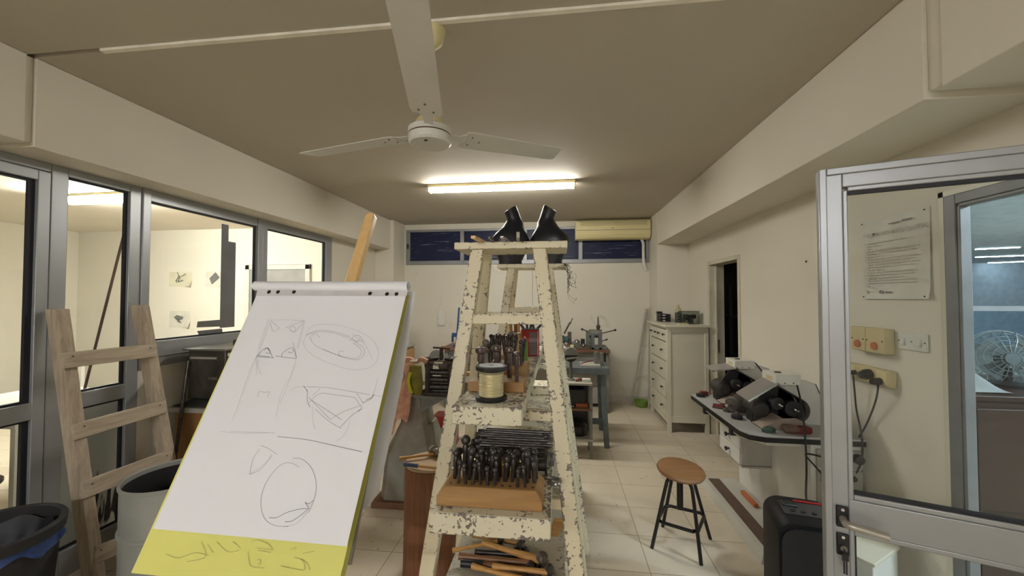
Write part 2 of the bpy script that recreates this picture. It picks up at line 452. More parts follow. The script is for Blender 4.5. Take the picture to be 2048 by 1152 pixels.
# right wall with two doorways
m = MB(); T = .16
m.box(XR, XR + T, 5.06, YB + .14, 0, ZC); m.box(XR, XR + T, 4.24, 5.06, 2.07, ZC); m.box(XR, XR + T, 2.60, 4.24, 0, ZC); m.box(XR, XR + .05, 2.07, 2.60, 0, ZC)
m.box(XR, XR + .05, 1.12, 2.07, 2.131, ZC); m.box(XR, XR + T, YF, 1.12, 0, ZC)
struct('wall_right', m, M['wall'])

# ---- back strip window
win = thing('window_1', None, None, (0, YB, wz0), kind='structure', world=True)
m = MB(); y0, y1 = YB - .02, YB + .05
m.box(wx0, wx1, y0, y1, wz0, wz0 + .065); m.box(wx0, wx1, y0, y1, wz1 - .04, wz1)
m.box(wx0, wx0 + .07, y0, y1, wz0 + .065, wz1 - .04); m.box(wx1 - .05, wx1, y0, y1, wz0 + .065, wz1 - .04)
obj('window_frame', m, M['alu_d'], win, bevel=.004)
m = MB(); 
for x in (-1.60, -.55, .34): m.box(x - .032, x + .032, y0 - .004, y1 - .01, wz0 + .05, wz1 - .03)
obj('mullion', m, M['alu_d'], win, bevel=.004)
for a, b in ((wx0 + .07, -1.632), (-1.568, -.582), (-.518, .308), (.372, wx1 - .05)):
    obj('pane', B(a, b, YB + .012, YB + .018, wz0 + .065, wz1 - .04), M['navy'], win)
obj('latch', B(-2.545, -2.52, y0 - .02, y0, 2.47, 2.55), M['black'], win)

# ---- left glazed partition (aluminium): door leaf, fixed light, sliding window, last light
part = thing('wall_partition_left', None, None, (XL, 1.0, 0), kind='structure', world=True)
X0, X1 = XL - .06, XL
def frame_piece(name, boxes, mt=M['alu'], bv=.004, **k):
    m = MB()
    for b in boxes: m.box(*b)
    return obj(name, m, mt, part, bevel=bv, **k)
frame_piece('post', [(X0, X1, 1.895, 1.975, 0, 2.42)]); frame_piece('post', [(X0, X1, 2.31, 2.385, 0, 2.42), (X0 + .01, X1 + .012, 2.385, 2.44, 1.15, 2.42)])
frame_piece('post', [(X0 + .01, X1 + .01, 3.44, 3.50, 1.15, 2.42), (X0, X1, 3.51, 3.575, 1.15, 2.42)])
frame_piece('post', [(X0, X1, 4.56, 4.69, 1.15, 2.42)])
frame_piece('top_rail', [(X0, X1, .8, 1.895, 2.37, 2.42), (X0, X1, 1.975, 2.31, 2.37, 2.42), (X0, X1, 2.44, 3.44, 2.34, 2.42), (X0, X1, 3.575, 4.56, 2.34, 2.42)])
frame_piece('sill_rail', [(X0, X1, 2.44, 3.44, 1.15, 1.22), (X0 + .01, X1 + .012, 2.44, 3.44, 1.22, 1.335), (X0, X1, 3.575, 4.56, 1.15, 1.335)])
frame_piece('mid_rail', [(X0, X1, 1.975, 2.31, .975, 1.07)]); frame_piece('bottom_rail', [(X0, X1, 1.975, 2.31, 0, .16)])
G = [(1.975, 2.31, .16, .975), (1.975, 2.31, 1.07, 2.37), (2.44, 3.44, 1.335, 2.34), (3.575, 4.56, 1.335, 2.34)]
for a, b, c, d in G:
    g = .012; frame_piece('gasket', [(XL - .035, XL - .02, a, b, c, c + g), (XL - .035, XL - .02, a, b, d - g, d), (XL - .035, XL - .02, b - .018, b, c + g, d - g), (XL - .035, XL - .02, a, a + g * .5, c + g, d - g)], M['gasket'], 0)
    frame_piece('pane', [(XL - .030, XL - .026, a + .003, b - .003, c + .003, d - .003)], M['glass'], 0)
dl = thing('door_1', None, None, (XL, 1.05, 0), kind='structure', world=True)
def dlp(name, boxes, mt, bv=.003):
    m = MB()
    for b in boxes: m.box(*b)
    return obj(name, m, mt, dl, bevel=bv)
dlp('door_frame', [(X0, X1 + .005, 1.835, 1.89, .01, 2.365), (X0, X1 + .005, 1.0, 1.835, 2.31, 2.365), (X0, X1 + .005, 1.0, 1.835, .01, .2), (X0, X1 + .005, 1.0, 1.835, .975, 1.068), (X0, X1 + .005, .93, 1.0, .01, 2.365)], M['alu'])
for c, d in ((.2, .975), (1.068, 2.31)):
    dlp('gasket', [(XL - .035, XL - .015, 1.0, 1.835, c, c + .013), (XL - .035, XL - .015, 1.0, 1.835, d - .013, d), (XL - .035, XL - .015, 1.808, 1.835, c + .013, d - .013)], M['gasket'], 0)
    dlp('pane', [(XL - .030, XL - .026, 1.003, 1.832, c + .003, d - .003)], M['glass'], 0)
# masonry under the sliding window, and wall beyond / before the partition
m = MB(); m.box(XL - .13, XL - .005, 2.385, 4.70, 0, 1.15); m.box(XL - .13, XL - .005, 4.69, YB + .14, 0, ZC); m.box(XL - .13, XL - .005, YF, .93, 0, ZC); m.box(XL - .13, XL - .02, .93, 4.69, 2.42, ZC)
struct('wall_left', m, M['wall'])
# duct tape strips on the sliding pane
tp = thing('duct_tape', 'dark grey duct tape strips stuck in an L shape on the sliding window pane', 'tape', (XL - .025, 3.1, 1.34), world=True)
for (a, b, c, d) in ((3.062, 3.135, 1.385, 2.295), (3.135, 3.215, 1.385, 2.15)):
    obj('tape_strip', B(XL - .0258, XL - .0245, a, b, c, d), M['tape'], tp)
def quad_strip(name, ps, parent, mt, n=(-.0012, 0, 0)):
    m = MB(); m.prism([atX(x, y, XL - .0245) for x, y in ps], n); return obj(name, m, mt, parent)
quad_strip('tape_strip', [(393, 655), (395, 643), (468, 637), (467, 652)], tp, M['tape'], (.0012, 0, 0))
quad_strip('tape_strip', [(399, 673), (394, 662), (444, 657), (445, 669)], tp, M['tape'], (.0012, 0, 0))

# ---- dark doorway in the right wall
dd = thing('door_2', None, None, (XR, 4.64, 0), kind='structure', world=True)
m = MB(); m.box(XR - .012, XR + T, 5.015, 5.075, 0, 2.09); m.box(XR - .012, XR + T, 4.215, 4.262, 0, 2.09); m.box(XR - .012, XR + T, 4.262, 5.015, 2.045, 2.09)
m.box(XR + .05, XR + .07, 4.985, 5.015, 0, 2.045)
obj('door_frame', m, mat('cream door frame', (.60, .56, .44), .5), dd, bevel=.003)
obj('strike_plate', B(XR + .05, XR + .10, 5.009, 5.0145, .98, 1.14), M['steel'], dd)
# small dark room behind it
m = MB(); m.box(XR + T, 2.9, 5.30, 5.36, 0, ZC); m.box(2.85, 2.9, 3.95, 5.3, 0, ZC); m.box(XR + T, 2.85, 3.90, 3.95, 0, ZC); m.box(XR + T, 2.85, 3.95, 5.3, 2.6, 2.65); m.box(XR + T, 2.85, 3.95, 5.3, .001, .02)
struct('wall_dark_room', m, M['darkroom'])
t = thing('metal_shelf', 'black shelf unit barely visible inside the dark doorway', 'shelf', (2.3, 4.9, .02), world=True)
for z in (.5, .95, 1.4): obj('shelf_board', B(2.05, 2.8, 5.0, 5.28, z, z + .03), M['black'], t)
for x in (2.07, 2.78): obj('post', B(x - .02, x + .02, 5.02, 5.06, .02, 1.8), M['black'], t)
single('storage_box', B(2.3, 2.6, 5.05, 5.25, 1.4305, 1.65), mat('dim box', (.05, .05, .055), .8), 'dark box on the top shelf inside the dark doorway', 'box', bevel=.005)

# ---- near doorway frame (right wall) and the hall beyond
df = thing('door_3', None, None, (XR, 1.6, 0), kind='structure', world=True)
m = MB(); m.box(XR - .006, XR + .045, 2.035, 2.09, 0, 2.13); m.box(XR - .006, XR + .045, 1.12, 1.165, 0, 2.13); m.box(XR - .006, XR + .045, 1.165, 2.035, 2.085, 2.13)
m.box(XR + .0, XR + .045, 2.02, 2.035, 0, 2.085); m.box(XR + .0, XR + .045, 1.165, 2.035, 2.07, 2.085)
obj('door_frame', m, mat('dull jamb metal', (.20, .205, .21), .5, .3), df, bevel=.003)
m = MB(); m.box(XR - .006, XR - .0005, 2.09, 2.115, 0, 2.155); m.box(XR - .006, XR - .0005, 1.12, 2.115, 2.13, 2.155)
obj('sealant_line', m, M['offwhite'], df)
# open door leaf: from the hinge at the near jamb out into the room
A0 = Vector((.92, 1.513, 0)); A1 = Vector((1.795, 1.170, 0)); LA = math.atan2(A1.y - A0.y, A1.x - A0.x); LW = (A1 - A0).length
leaf = thing('door_4', None, None, A0, LA, kind='structure')   # local x runs along the leaf, -y faces the camera
th = .022
def lf(name, boxes, mt, bv=.003, **k):
    m = MB()
    for b in boxes: m.box(*b)
    return obj(name, m, mt, leaf, bevel=bv, **k)
Zt = 2.10
lf('stile', [(0, .066, -th, th, .01, Zt), (-.0, .022, -th - .010, -th, .01, Zt), (.066, .080, -th + .002, th - .002, .1, Zt - .08)], M['alu'])
lf('stile', [(LW - .10, LW, -th, th, .01, Zt), (LW - .03, LW, -th - .012, -th, .01, Zt)], M['alu'])
lf('rail', [(.066, LW - .10, -th, th, Zt - .068, Zt), (.022, LW - .03, -th - .010, -th, Zt - .024, Zt), (.080, LW - .1, -th + .002, th - .002, Zt - .083, Zt - .068)], M['alu'], label='top rail')
lf('rail', [(.066, LW - .10, -th, th, .862, .965), (.080, LW - .1, -th + .003, th - .003, .965, .982), (.080, LW - .1, -th + .003, th - .003, .845, .862)], M['alu'], label='middle rail')
lf('rail', [(.066, LW - .10, -th, th, .01, .14)], M['alu'], label='bottom rail')
lf('gasket', [(.080, LW - .1, -.012, .012, Zt - .093, Zt - .083), (.080, LW - .1, -.012, .012, .982, .989), (.080, .086, -.012, .012, .14, .845)], M['gasket'], 0)
lf('pane', [(.081, LW - .101, -.003, .003, .983, Zt - .084)], M['glass'], 0)
lf('pane', [(.081, LW - .101, -.003, .003, .141, .844)], M['glass'], 0)
hd = thing('door_handle', None, None, (.047, -th, .905)); hd.parent = leaf
# handle plates, lever, cylinder with keys
m = MB(); m.box(-.017, .017, -.010, -.001, -.036, .036); obj('escutcheon', m, M['black'], hd, bevel=.004)
m = MB(); m.cyl((0, -.010, -.005), (0, -.045, -.005), .011, .010, 14)
m.tube(smooth_path([(0, -.040, -.005), (.010, -.050, -.005), (.035, -.052, -.008), (.105, -.050, -.016)], 6), .0125, 12)
obj('lever', m, mat('lever alloy', (.50, .47, .41), .35, .5), hd)
obj('screw_cap', MB().cyl((0, -.0105, .025), (0, -.013, .025), .005, .005, 12), M['chrome'], hd)
lk = thing('door_lock', None, None, (.047, -th, .812)); lk.parent = leaf
m = MB(); m.box(-.017, .017, -.009, -.001, -.037, .037); obj('escutcheon', m, M['black'], lk, bevel=.004)
m = MB(); m.cyl((0, -.009, -.008), (0, -.02, -.008), .010, .010, 14); obj('cylinder', m, M['steel'], lk)
m = MB(); m.box(-.009, .009, -.034, -.030, -.04, -.018); m.box(-.001, .001, -.036, -.018, -.016, -.006); m.box(-.006, -.001, -.034, -.032, -.083, -.040); m.box(.001, .006, -.031, -.029, -.086, -.040)
obj('keys', m, M['knob'], lk, bevel=.001)
obj('screw_cap', MB().cyl((0, -.0095, .026), (0, -.012, .026), .005, .005, 12), M['chrome'], lk)

# hall beyond the near doorway: pale blue, lit by added tubes
m = MB(); m.box(4.2, 18, 15.9, 16, 0, ZC); m.box(17.9, 18, YF, 15.9, 0, ZC); m.box(1.99, 18, YF - .1, YF, 0, ZC); m.box(XR + T, 4.2, 5.37, 15.9, 0, ZC)
struct('wall_hall', m, M['wall_hall'])
def tube_lamp(name, label, a, b, strength, col_=(1, .97, .90), fit=M['acream'], wd=.09):
    a, b = Vector(a), Vector(b); L = (b - a).length; rz = math.atan2(b.y - a.y, b.x - a.x)
    t = thing(name, label, 'lamp', a, rz)       # a is at the ceiling
    m = MB(); m.box(-.01, L + .01, -wd / 2, wd / 2, -.035, 0); obj('housing', m, fit, t, bevel=.006)
    for x in (-.012, L): obj('end_cap', B(x, x + .012, -wd / 2, wd / 2, -.082, -.001), fit, t, bevel=.003)
    m = MB(); n = 10
    sec = [(-wd / 2 + .004, -.036)] + [(math.cos(PI + PI * i / n) * (wd / 2 - .004), -.058 + math.sin(PI + PI * i / n) * .022) for i in range(n + 1)] + [(wd / 2 - .004, -.036)]
    m.loft([[Vector((x, y, z)) for y, z in sec] for x in (.003, L - .003)])
    obj('diffuser', m, emit(name + ' glow', col_, strength), t)
    return t
M['hallfit'] = M['white']
for (pa, pb, lab) in (((1950, 503), (2040, 499), 'upper'), ((1950, 518), (2075, 514), 'middle'), ((1976, 529), (2085, 525), 'lower')):
    qa, qb = atZ(pa[0], pa[1], 2.81), atZ(pb[0], pb[1], 2.81); qa.z = qb.z = ZC
    tube_lamp('added_hall_tube', 'glowing tube standing in for a lamp reflection in blue glass, %s line of three' % lab, qa, qb, 40, (.80, .93, 1.0), M['white']).scale = (1, .4, .35)  # thin glowing tubes take the place of lamp reflections in the glass
tube_lamp('added_hall_tube', 'added unseen tube light brightening the hall, just beyond the near doorway', (3.2, .4, ZC), (4.4, .4, ZC), TUBE_HALL * .5, (.75, .90, 1.0), M['white'])  # this lamp and the next are added, unseen, to brighten the hall
tube_lamp('added_hall_tube', 'added unseen tube light brightening the hall, far to the right', (9.5, 3.0, ZC), (11.0, 3.0, ZC), TUBE_HALL * 1.6, (.75, .90, 1.0), M['white'])
# window screen across the hall seen through the doorway
hw = thing('window_2', None, None, (3.0, 3.16, 0), kind='structure', world=True)
m = MB(); m.box(1.99, 4.2, 3.13, 3.17, 1.555, 1.59); obj('transom', m, M['alu'], hw)
m = MB(); m.box(1.99, 4.2, 3.148, 3.152, 1.0, 1.555); obj('pane', m, glass('blue pane', (.80, .9, .95)), hw)
m = MB(); m.box(1.99, 4.2, 3.13, 3.17, 2.75, 2.88); m.box(1.99, 4.2, 3.10, 3.20, 0, 1.0); obj('window_frame', m, M['alu'], hw)
cb = thing('cabinet', 'dark brown cabinet in the hall beyond the near doorway', 'cabinet', (2.7, 2.5, 0), world=True)
obj('carcass', B(2.02, 3.4, 2.22, 2.8, 0, 1.14), M['brownpanel'], cb, bevel=.004)
obj('cabinet_top', B(2.0, 3.42, 2.2, 2.82, 1.14, 1.165), M['brownpanel'], cb, bevel=.004)
for z0 in (.06, .60): obj('drawer', B(2.05, 3.37, 2.205, 2.219, z0, z0 + .50), M['brownpanel'], cb, bevel=.003)
fn = thing('desk_fan', 'grey desk fan beside crumpled plastic film on the brown cabinet', 'fan', (2.44, 2.46, 1.166))
m = MB(); m.lathe([(.09, 0), (.09, .015), (.02, .03), (.016, .10)]); obj('base', m, M['black'], fn)
m = MB()
fc = Vector((0, 0, .15)); fax = Vector((-.35, -1, .1)).normalized()
for k in range(7):
    q = k / 6; rr = .155 * math.sin(.25 + q * 1.25); m.tube(m.ring(fc - fax * (.05 - .085 * (1 - q)), rr, fax, 28), .0025, 5, closed=True)
for k in range(20):
    e = m.ring(fc, 1, fax, 20)[k] - fc; m.tube([fc + fax * .04 + e * .03, fc + fax * .035 + e * .10, fc + e * .15, fc - fax * .035 + e * .12], .0018, 5)
obj('guard', m, mat('fan guard', (.20, .24, .25), .4, .3), fn)
m = MB()
for k in range(4):
    a = m.ring(fc, 1, fax, 16)
    m.prism([fc + (a[k * 4] - fc) * .02, fc + (a[(k * 4 + 1) % 16] - fc) * .12, fc + (a[(k * 4 + 3) % 16] - fc) * .13, fc + (a[(k * 4 + 4) % 16] - fc) * .04], fax * .004)
m.cyl(fc - fax * .06, fc + fax * .045, .035, .03, 18); obj('blades', m, mat('fan blade grey', (.10, .13, .14), .4), fn)
m = MB()
m.grid(lambda u, v: Vector((2.03 + .24 * u, 2.26 + .3 * v, 1.170 + .075 * math.sin(PI * u) * math.sin(PI * v) + .03 * math.sin(9 * u + 4 * v) * math.sin(PI * u) * math.sin(PI * v) * 1.0)), 30, 20)
single('plastic_sheet', m, mat('crumpled plastic film', (.30, .33, .34), .15, 0, .1, 20), 'crumpled translucent plastic film on the brown cabinet by the desk fan', 'plastic')

# ---- next room on the left (seen through the glass)
m = MB(); m.box(-9, XL - .13, 6.30, 6.47, 0, ZC); m.box(-9.1, -9, YF, 6.47, 0, ZC)
struct('wall_next_room', m, M['wall_next'])
nd = thing('door_5', None, None, (-4.77, 6.3, 0), kind='structure', world=True)
m = MB(); m.box(-5.50, -5.42, 6.25, 6.3, 0, 2.22); m.box(-4.36, -4.28, 6.25, 6.3, 0, 2.22); m.box(-5.50, -4.28, 6.25, 6.3, 2.14, 2.22); m.box(-5.50, -4.28, 6.24, 6.3, 2.22, 2.235)
obj('door_frame', m, M['white'], nd, bevel=.004)
obj('door_leaf', B(-5.42, -4.36, 6.27, 6.295, 0, 2.14), mat('grey door', (.34, .34, .33), .5), nd, bevel=.003)
obj('door_handle', MB().cyl((-5.3, 6.22, 1.0), (-5.18, 6.22, 1.0), .01), M['chrome'], nd)
tube_lamp('ceiling_tube_light', 'bright tube light on the ceiling of the glazed room at left', (-6.0, 3.98, ZC), (-4.66, 3.93, ZC), TUBE_NEXT, (1, .96, .86))

# ---- lamps of this room
tube_lamp('ceiling_tube_light', 'lit tube light with yellowed housing on the ceiling near the back wall', (-1.405, 4.12, ZC), (.158, 4.12, ZC), TUBE, (1, .965, .88), wd=.11)
for (x, y, lab) in ((-2.5, -3.4, 'left'), (-1.1, -3.4, 'right'), (-1.6, -6.2, 'rear')):
    tube_lamp('ceiling_tube_light', 'tube light on the ceiling behind the viewer, the %s one of three' % lab, (x, y, ZC), (x + 1.3, y, ZC), TUBE_BEHIND, (.97, .98, 1.0), M['white'])
#PART2
# ================================================================== CEILING FAN
fan = thing('ceiling_fan', 'three-bladed white ceiling fan hanging in front of the lit tube', 'fan', (-.582, 1.70, 2.378))
m = MB(); m.lathe([(.035, -.035), (.088, -.033), (.096, -.024), (.097, .004)], n=36); obj('motor_cover', m, M['white'], fan)
m = MB(); m.lathe([(.094, .004), (.094, .010)], n=36); obj('trim_ring', m, mat('brown ring', (.10, .04, .02), .5), fan)
m = MB(); m.lathe([(.097, .010), (.097, .034), (.085, .043), (.04, .047)], n=36); obj('motor_housing', m, M['white'], fan)
m = MB(); m.lathe([(.075, .046), (.06, .075), (.032, .11), (.014, .13)], n=28); obj('motor_cone', m, M['acream'], fan)
m = MB(); m.lathe([(.012, .12), (.012, .43)], n=14); obj('downrod', m, M['white'], fan)
m = MB(); m.lathe([(.014, .40), (.055, .44), (.068, .500)], n=28); obj('ceiling_canopy', m, M['acream'], fan)
obj('rating_dot', MB().lathe([(.008, -.0365), (.008, -.0345)], o=(.0, -.055, 0), n=12), M['knob'], fan)
for i, (az, rise, tw) in enumerate(((-76, .035, -9), (42, .068, -14), (163, .02, -9))):
    a = math.radians(az); rt = math.atan2(rise, .68)
    R = Matrix.Rotation(a, 4, 'Z') @ Matrix.Rotation(-rt, 4, 'Y') @ Matrix.Rotation(math.radians(tw), 4, 'X')
    m = MB(); ks = 1.045 if i == 0 else 1.0; pts = [(.17, -.058), (.20, -.066), (.77, -.056), (.79, .050), (.765, .060), (.20, .066), (.17, .055), (.185, 0)]
    m.prism([Vector((x * ks, y, .012)) for x, y in pts], (0, 0, .003)); m.bm.transform(R)
    bl = obj('blade', m, M['white'], fan)
    m = MB(); m.prism([Vector((x, y, .015)) for x, y in ((.08, -.018), (.15, -.02), (.19, -.05), (.27, -.045), (.28, 0), (.27, .045), (.19, .05), (.15, .02), (.08, .018))], (0, 0, .003)); m.bm.transform(R)
    obj('blade_bracket', m, M['white'], bl)
    for x, y in ((.21, -.03), (.21, .03), (.26, 0)):
        m = MB(); m.cyl((x, y, .0085), (x, y, .0125), .0045, n=8); m.bm.transform(R); obj('screw', m, M['steel'], bl)

# ================================================================== AIR CONDITIONER
ac = thing('air_conditioner', 'yellowed split air conditioner high on the back wall over the strip window', 'air conditioner', (.86, YB, 2.54), world=True)
ax0, ax1 = .25, 1.39
sec = [(YB - .03, 2.86), (YB - .17, 2.855), (YB - .205, 2.83), (YB - .215, 2.74), (YB - .205, 2.62), (YB - .165, 2.565), (YB - .10, 2.545), (YB - .03, 2.56)]
m = MB(); m.loft([[Vector((x, y, z)) for y, z in sec] for x in (ax0, ax1)]); obj('casing', m, M['acream'], ac, bevel=.012, seg=3)
m = MB()
for k in range(6): m.box(ax0 + .08, ax1 - .06, YB - .2195 + .0006 * k, YB - .21, 2.825 - k * .013, 2.829 - k * .013)
obj('intake_grille', m, mat('grille shade', (.45, .39, .22), .5), ac)
obj('seam', B(ax0 + .01, ax1 - .01, YB - .217, YB - .205, 2.690, 2.694), M['brownh'], ac)
obj('louver', B(ax0 + .06, ax1 - .10, YB - .208, YB - .195, 2.575, 2.615, Rx(.5)), M['acream'], ac, bevel=.003)
obj('badge', B(.80, .84, YB - .2165, YB - .2155, 2.715, 2.722), M['knob'], ac)
for x in (.45, 1.10): obj('bracket', B(x - .012, x + .012, YB - .05, YB - .0, 2.86, 2.875), M['white'], ac)
m = MB(); m.tube(smooth_path([(1.27, YB - .09, 2.555), (1.30, YB - .07, 2.50), (1.305, YB - .055, 2.38), (1.31, YB - .05, 2.20), (1.345, YB - .045, 2.08)], 6), .022, 10)
single('refrigerant_pipe', m, M['white'], 'white lagged pipe hanging from the air conditioner down the back wall', 'pipe')
# wall bits
t = thing('blank_plate', 'blank white cover plate screwed on the back wall left of the ladders', 'plate', (-1.95, YB, 1.17), world=True)
obj('plate', B(-2.015, -1.885, YB - .018, YB - .001, 1.18, 1.44), M['white'], t, bevel=.012)
for x in (-1.985, -1.915):
    for z in (1.21, 1.41): obj('screw', MB().cyl((x, YB - .0175, z), (x, YB - .021, z), .006, n=8), M['steel'], t)
m = MB(); rnd = random.Random(3); m.tube([(-.43 + rnd.uniform(-.006, .006), YB - .003, 2.18 - .09 * k) for k in range(14)], .0035, 5)
single('wall_cable', m, mat('old cable', (.33, .28, .22), .7), 'thin painted-over cable running down the back wall between the ladders', 'cable')
for i, (x0, y0, x1, y1, lab) in enumerate(((1293, 617, 1262, 803, 'white painted pole leaning in the corner beside the chest'), (1299, 615, 1297, 800, 'second pole, standing nearly upright against the corner pier'))):
    a = atY(x1, y1, 6.20 if i == 0 else 6.05); a.z = 0.012; b = atY(x0, y0, 6.29 if i == 0 else 6.17)
    single('pole', MB().cyl(a, b, .018 if i == 0 else .009, n=10), M['benchpanel'], lab, 'pole')
m = MB(); m.lathe([(.075, 0), (.09, .008), (.105, .085), (.108, .09), (.10, .09), (.085, .015), (.0, .012)], (1.235, 6.15, 0), n=28)
single('bowl', m, M['green'], 'lime green plastic bowl on the floor in the back corner', 'bowl')

# ================================================================== CHEST OF DRAWERS
ch = thing('chest_of_drawers', 'tall cream chest of drawers with black knobs against the right wall', 'chest of drawers', (1.55, 5.45, 0), world=True)
cx0, cx1, cy0, cy1 = 1.315, 1.80, 5.0, 5.93
obj('top', B(cx0 - .035, cx1 + .01, cy0 - .04, cy1 + .03, 1.285, 1.31), M['offwhite'], ch, bevel=.004)
for x in (cx0, cx1 - .045):
    for y in (cy0, cy1 - .05): obj('leg', B(x, x + .045, y, y + .05, 0, 1.285), M['offwhite'], ch, bevel=.003)
for y in (cy0 + .012, cy1 - .03): obj('side_panel', B(cx0 + .045, cx1 - .045, y, y + .018, .12, 1.285), M['offwhite'], ch)
for q in ((cx0 + .045, cx1 - .045, cy0 + .004, cy0 + .03, .12, .20), (cx0 + .045, cx1 - .045, cy0 + .004, cy0 + .03, 1.22, 1.285), (cx0 + .004, cx0 + .03, cy0 + .05, cy1 - .05, .10, .15), (cx0 + .004, cx0 + .03, cy0 + .05, cy1 - .05, 1.255, 1.285)): obj('rail', B(*q), M['offwhite'], ch, bevel=.002)
obj('back_panel', B(cx1 - .012, cx1 - .004, cy0 + .05, cy1 - .05, .12, 1.28), M['offwhite'], ch)
zs = [(1.10, 1.245, 2), (.855, 1.085, 1), (.62, .84, 1), (.39, .605, 1), (.16, .375, 1)]
ya, yb = cy0 + .055, cy1 - .055
for z0, z1, n in zs:
    for k in range(n):
        a = ya + (yb - ya) * k / n + .004; b = ya + (yb - ya) * (k + 1) / n - .004
        d = obj('drawer', B(cx0 + .006, cx0 + .30, a, b, z0, z1), M['offwhite'], ch, bevel=.003)
        for q in (.22, .78) if n == 1 else (.2, .8):
            y = a + (b - a) * q
            obj('knob', MB().lathe([(.006, 0), (.006, .014), (.015, .022), (.015, .032), (.004, .036)], (cx0 + .006, y, (z0 + z1) / 2 + .01), (-1, 0, 0), 12), M['knob'], d)
ct = 1.31
# things on the chest
for i, (dx, dy, lab) in enumerate(((0, 0, 'black desk organiser with white labels on the chest, the left one'), (.0, -.115, 'black desk organiser with white labels on the chest, next to the bottle'))):
    t = thing('drawer_organiser', lab, 'organiser', (1.50, 5.83 + dy, ct), world=True, group='label organisers on the chest')
    for k in range(3):
        d = obj('tray', B(1.40, 1.54, 5.78 + dy, 5.88 + dy, ct + .037 * k, ct + .037 * k + .033), M['black'], t, bevel=.003)
        obj('label', B(1.43, 1.47, 5.7785 + dy, 5.7798 + dy, ct + .037 * k + .01, ct + .037 * k + .022), M['white'], d)
    if i == 0: obj('tray', B(1.39, 1.46, 5.79, 5.87, ct + .112, ct + .14), M['black'], t, bevel=.003, label='small loose top tray')
t = thing('bottle', 'bottle with yellow shoulder and dark label on the chest', 'bottle', (1.60, 5.52, ct))
obj('body', MB().lathe([(.040, 0), (.043, .01), (.043, .14)], n=20), mat('dark label', (.05, .05, .05), .5), t)
obj('shoulder', MB().lathe([(.043, .14), (.04, .165), (.025, .20), (.012, .215), (.012, .225)], n=20), mat('yellow oil', (.42, .40, .24), .3), t)
obj('cap', MB().lathe([(.013, .223), (.013, .245)], n=14), M['beige'], t)
t = thing('storage_box', 'clear plastic box of grey things on the right end of the chest top', 'box', (1.66, 5.30, ct))
obj('box_wall', B(-.115, .115, -.075, .075, 0, .16), M['plasticbox'], t, bevel=.01, seg=3)
m = MB(); rnd = random.Random(5)
for k in range(9):
    c = (rnd.uniform(-.07, .07), rnd.uniform(-.035, .035), rnd.uniform(.03, .10)); m.box(c[0] - .03, c[0] + .03, c[1] - .018, c[1] + .018, c[2] - .02, c[2] + .025, Rz(rnd.uniform(0, 3)))
obj('contents', m, M['dust'], t)
obj('lid', B(-.119, .119, -.079, .079, .16, .168), M['plasticbox'], t, bevel=.003)
single('notepad', B(1.47, 1.59, 5.06, 5.13, ct, ct + .017, Rz(.05)), mat('cream pad', (.66, .60, .38), .6), 'small cream block lying on the front of the chest top', 'block', bevel=.002)

# ================================================================== POLISHING DESK (right)
dk = thing('polishing_desk', 'grey-topped polishing desk with black edge along the right wall', 'desk', (1.48, 3.0, 0), world=True)
TZ = .80
poly = [(1.155, 3.62), (1.155, 2.70), (1.185, 2.63), (1.26, 2.595), (1.81, 2.585), (1.81, 3.62)]
m = MB(); m.prism([(x, y, TZ - .012) for x, y in poly], (0, 0, .012)); obj('desktop', m, M['deskgrey'], dk)
poly2 = [(1.150, 3.625), (1.150, 2.698), (1.181, 2.626), (1.258, 2.590), (1.812, 2.580), (1.812, 3.625)]
m = MB(); m.prism([(x, y, TZ - .042) for x, y in poly2], (0, 0, .029)); obj('edge_band', m, M['blackm'], dk)
m = MB(); m.prism([(1.19, 3.45, TZ - .085), (1.19, 2.80, TZ - .085), (1.30, 2.66, TZ - .085), (1.50, 2.66, TZ - .085), (1.50, 3.45, TZ - .085)], (0, 0, .03))
obj('pull_out_tray', m, M['offwhite'], dk, bevel=.004)
for y in (3.40, 2.90): obj('tray_bracket', B(1.175, 1.215, y - .02, y + .02, TZ - .105, TZ - .045), M['black'], dk, bevel=.004)
m = MB(); m.box(1.53, 1.81, 2.62, 3.60, .001, TZ - .045); obj('cupboard', m, M['white'], dk, bevel=.004)
m = MB(); m.box(1.325, 1.53, 3.07, 3.085, .42, TZ - .045); m.box(1.325, 1.53, 3.445, 3.46, .40, TZ - .045); m.box(1.325, 1.53, 3.07, 3.46, .40, .415); obj('carcass', m, M['benchpanel'], dk, bevel=.002)
for k in range(3):
    d = obj('drawer', B(1.315, 1.52, 3.09, 3.44, .418 + k * .112, .526 + k * .112), M['white'], dk, bevel=.003)
    obj('knob', MB().lathe([(.007, 0), (.007, .012), (.017, .02), (.015, .03)], (1.315, 3.26, .472 + k * .112), (-1, 0, 0), 14), M['knob'], d)
m = MB(); m.box(1.555, 1.81, 2.607, 2.62, .04, .60); d = obj('cupboard_door', m, M['benchpanel'], dk, bevel=.002)
obj('knob', MB().lathe([(.007, 0), (.007, .012), (.017, .02), (.015, .03)], (1.745, 2.607, .565), (0, -1, 0), 14), M['knob'], d)
obj('name_plate', B(1.575, 1.65, 2.604, 2.6075, .535, .58), M['tape'], d)
m = MB(); m.box(1.555, 1.81, 2.603, 2.62, .615, .725); d = obj('socket_panel', m, M['benchpanel'], dk, bevel=.002)
obj('plug', MB().lathe([(.02, 0), (.018, .025)], (1.60, 2.603, .685), (0, -1, 0), 14), M['knob'], d)
obj('switch', B(1.715, 1.745, 2.598, 2.604, .645, .70), M['white'], d, bevel=.002)
obj('plug', MB().lathe([(.03, 0), (.026, .03)], (1.775, 2.603, .68), (0, -1, 0), 14), M['knob'], d)
pl = thing('foot_platform', 'long low grey foot platform with a brown mat strip in front of the desk', 'platform', (1.4, 3.1, 0), world=True)
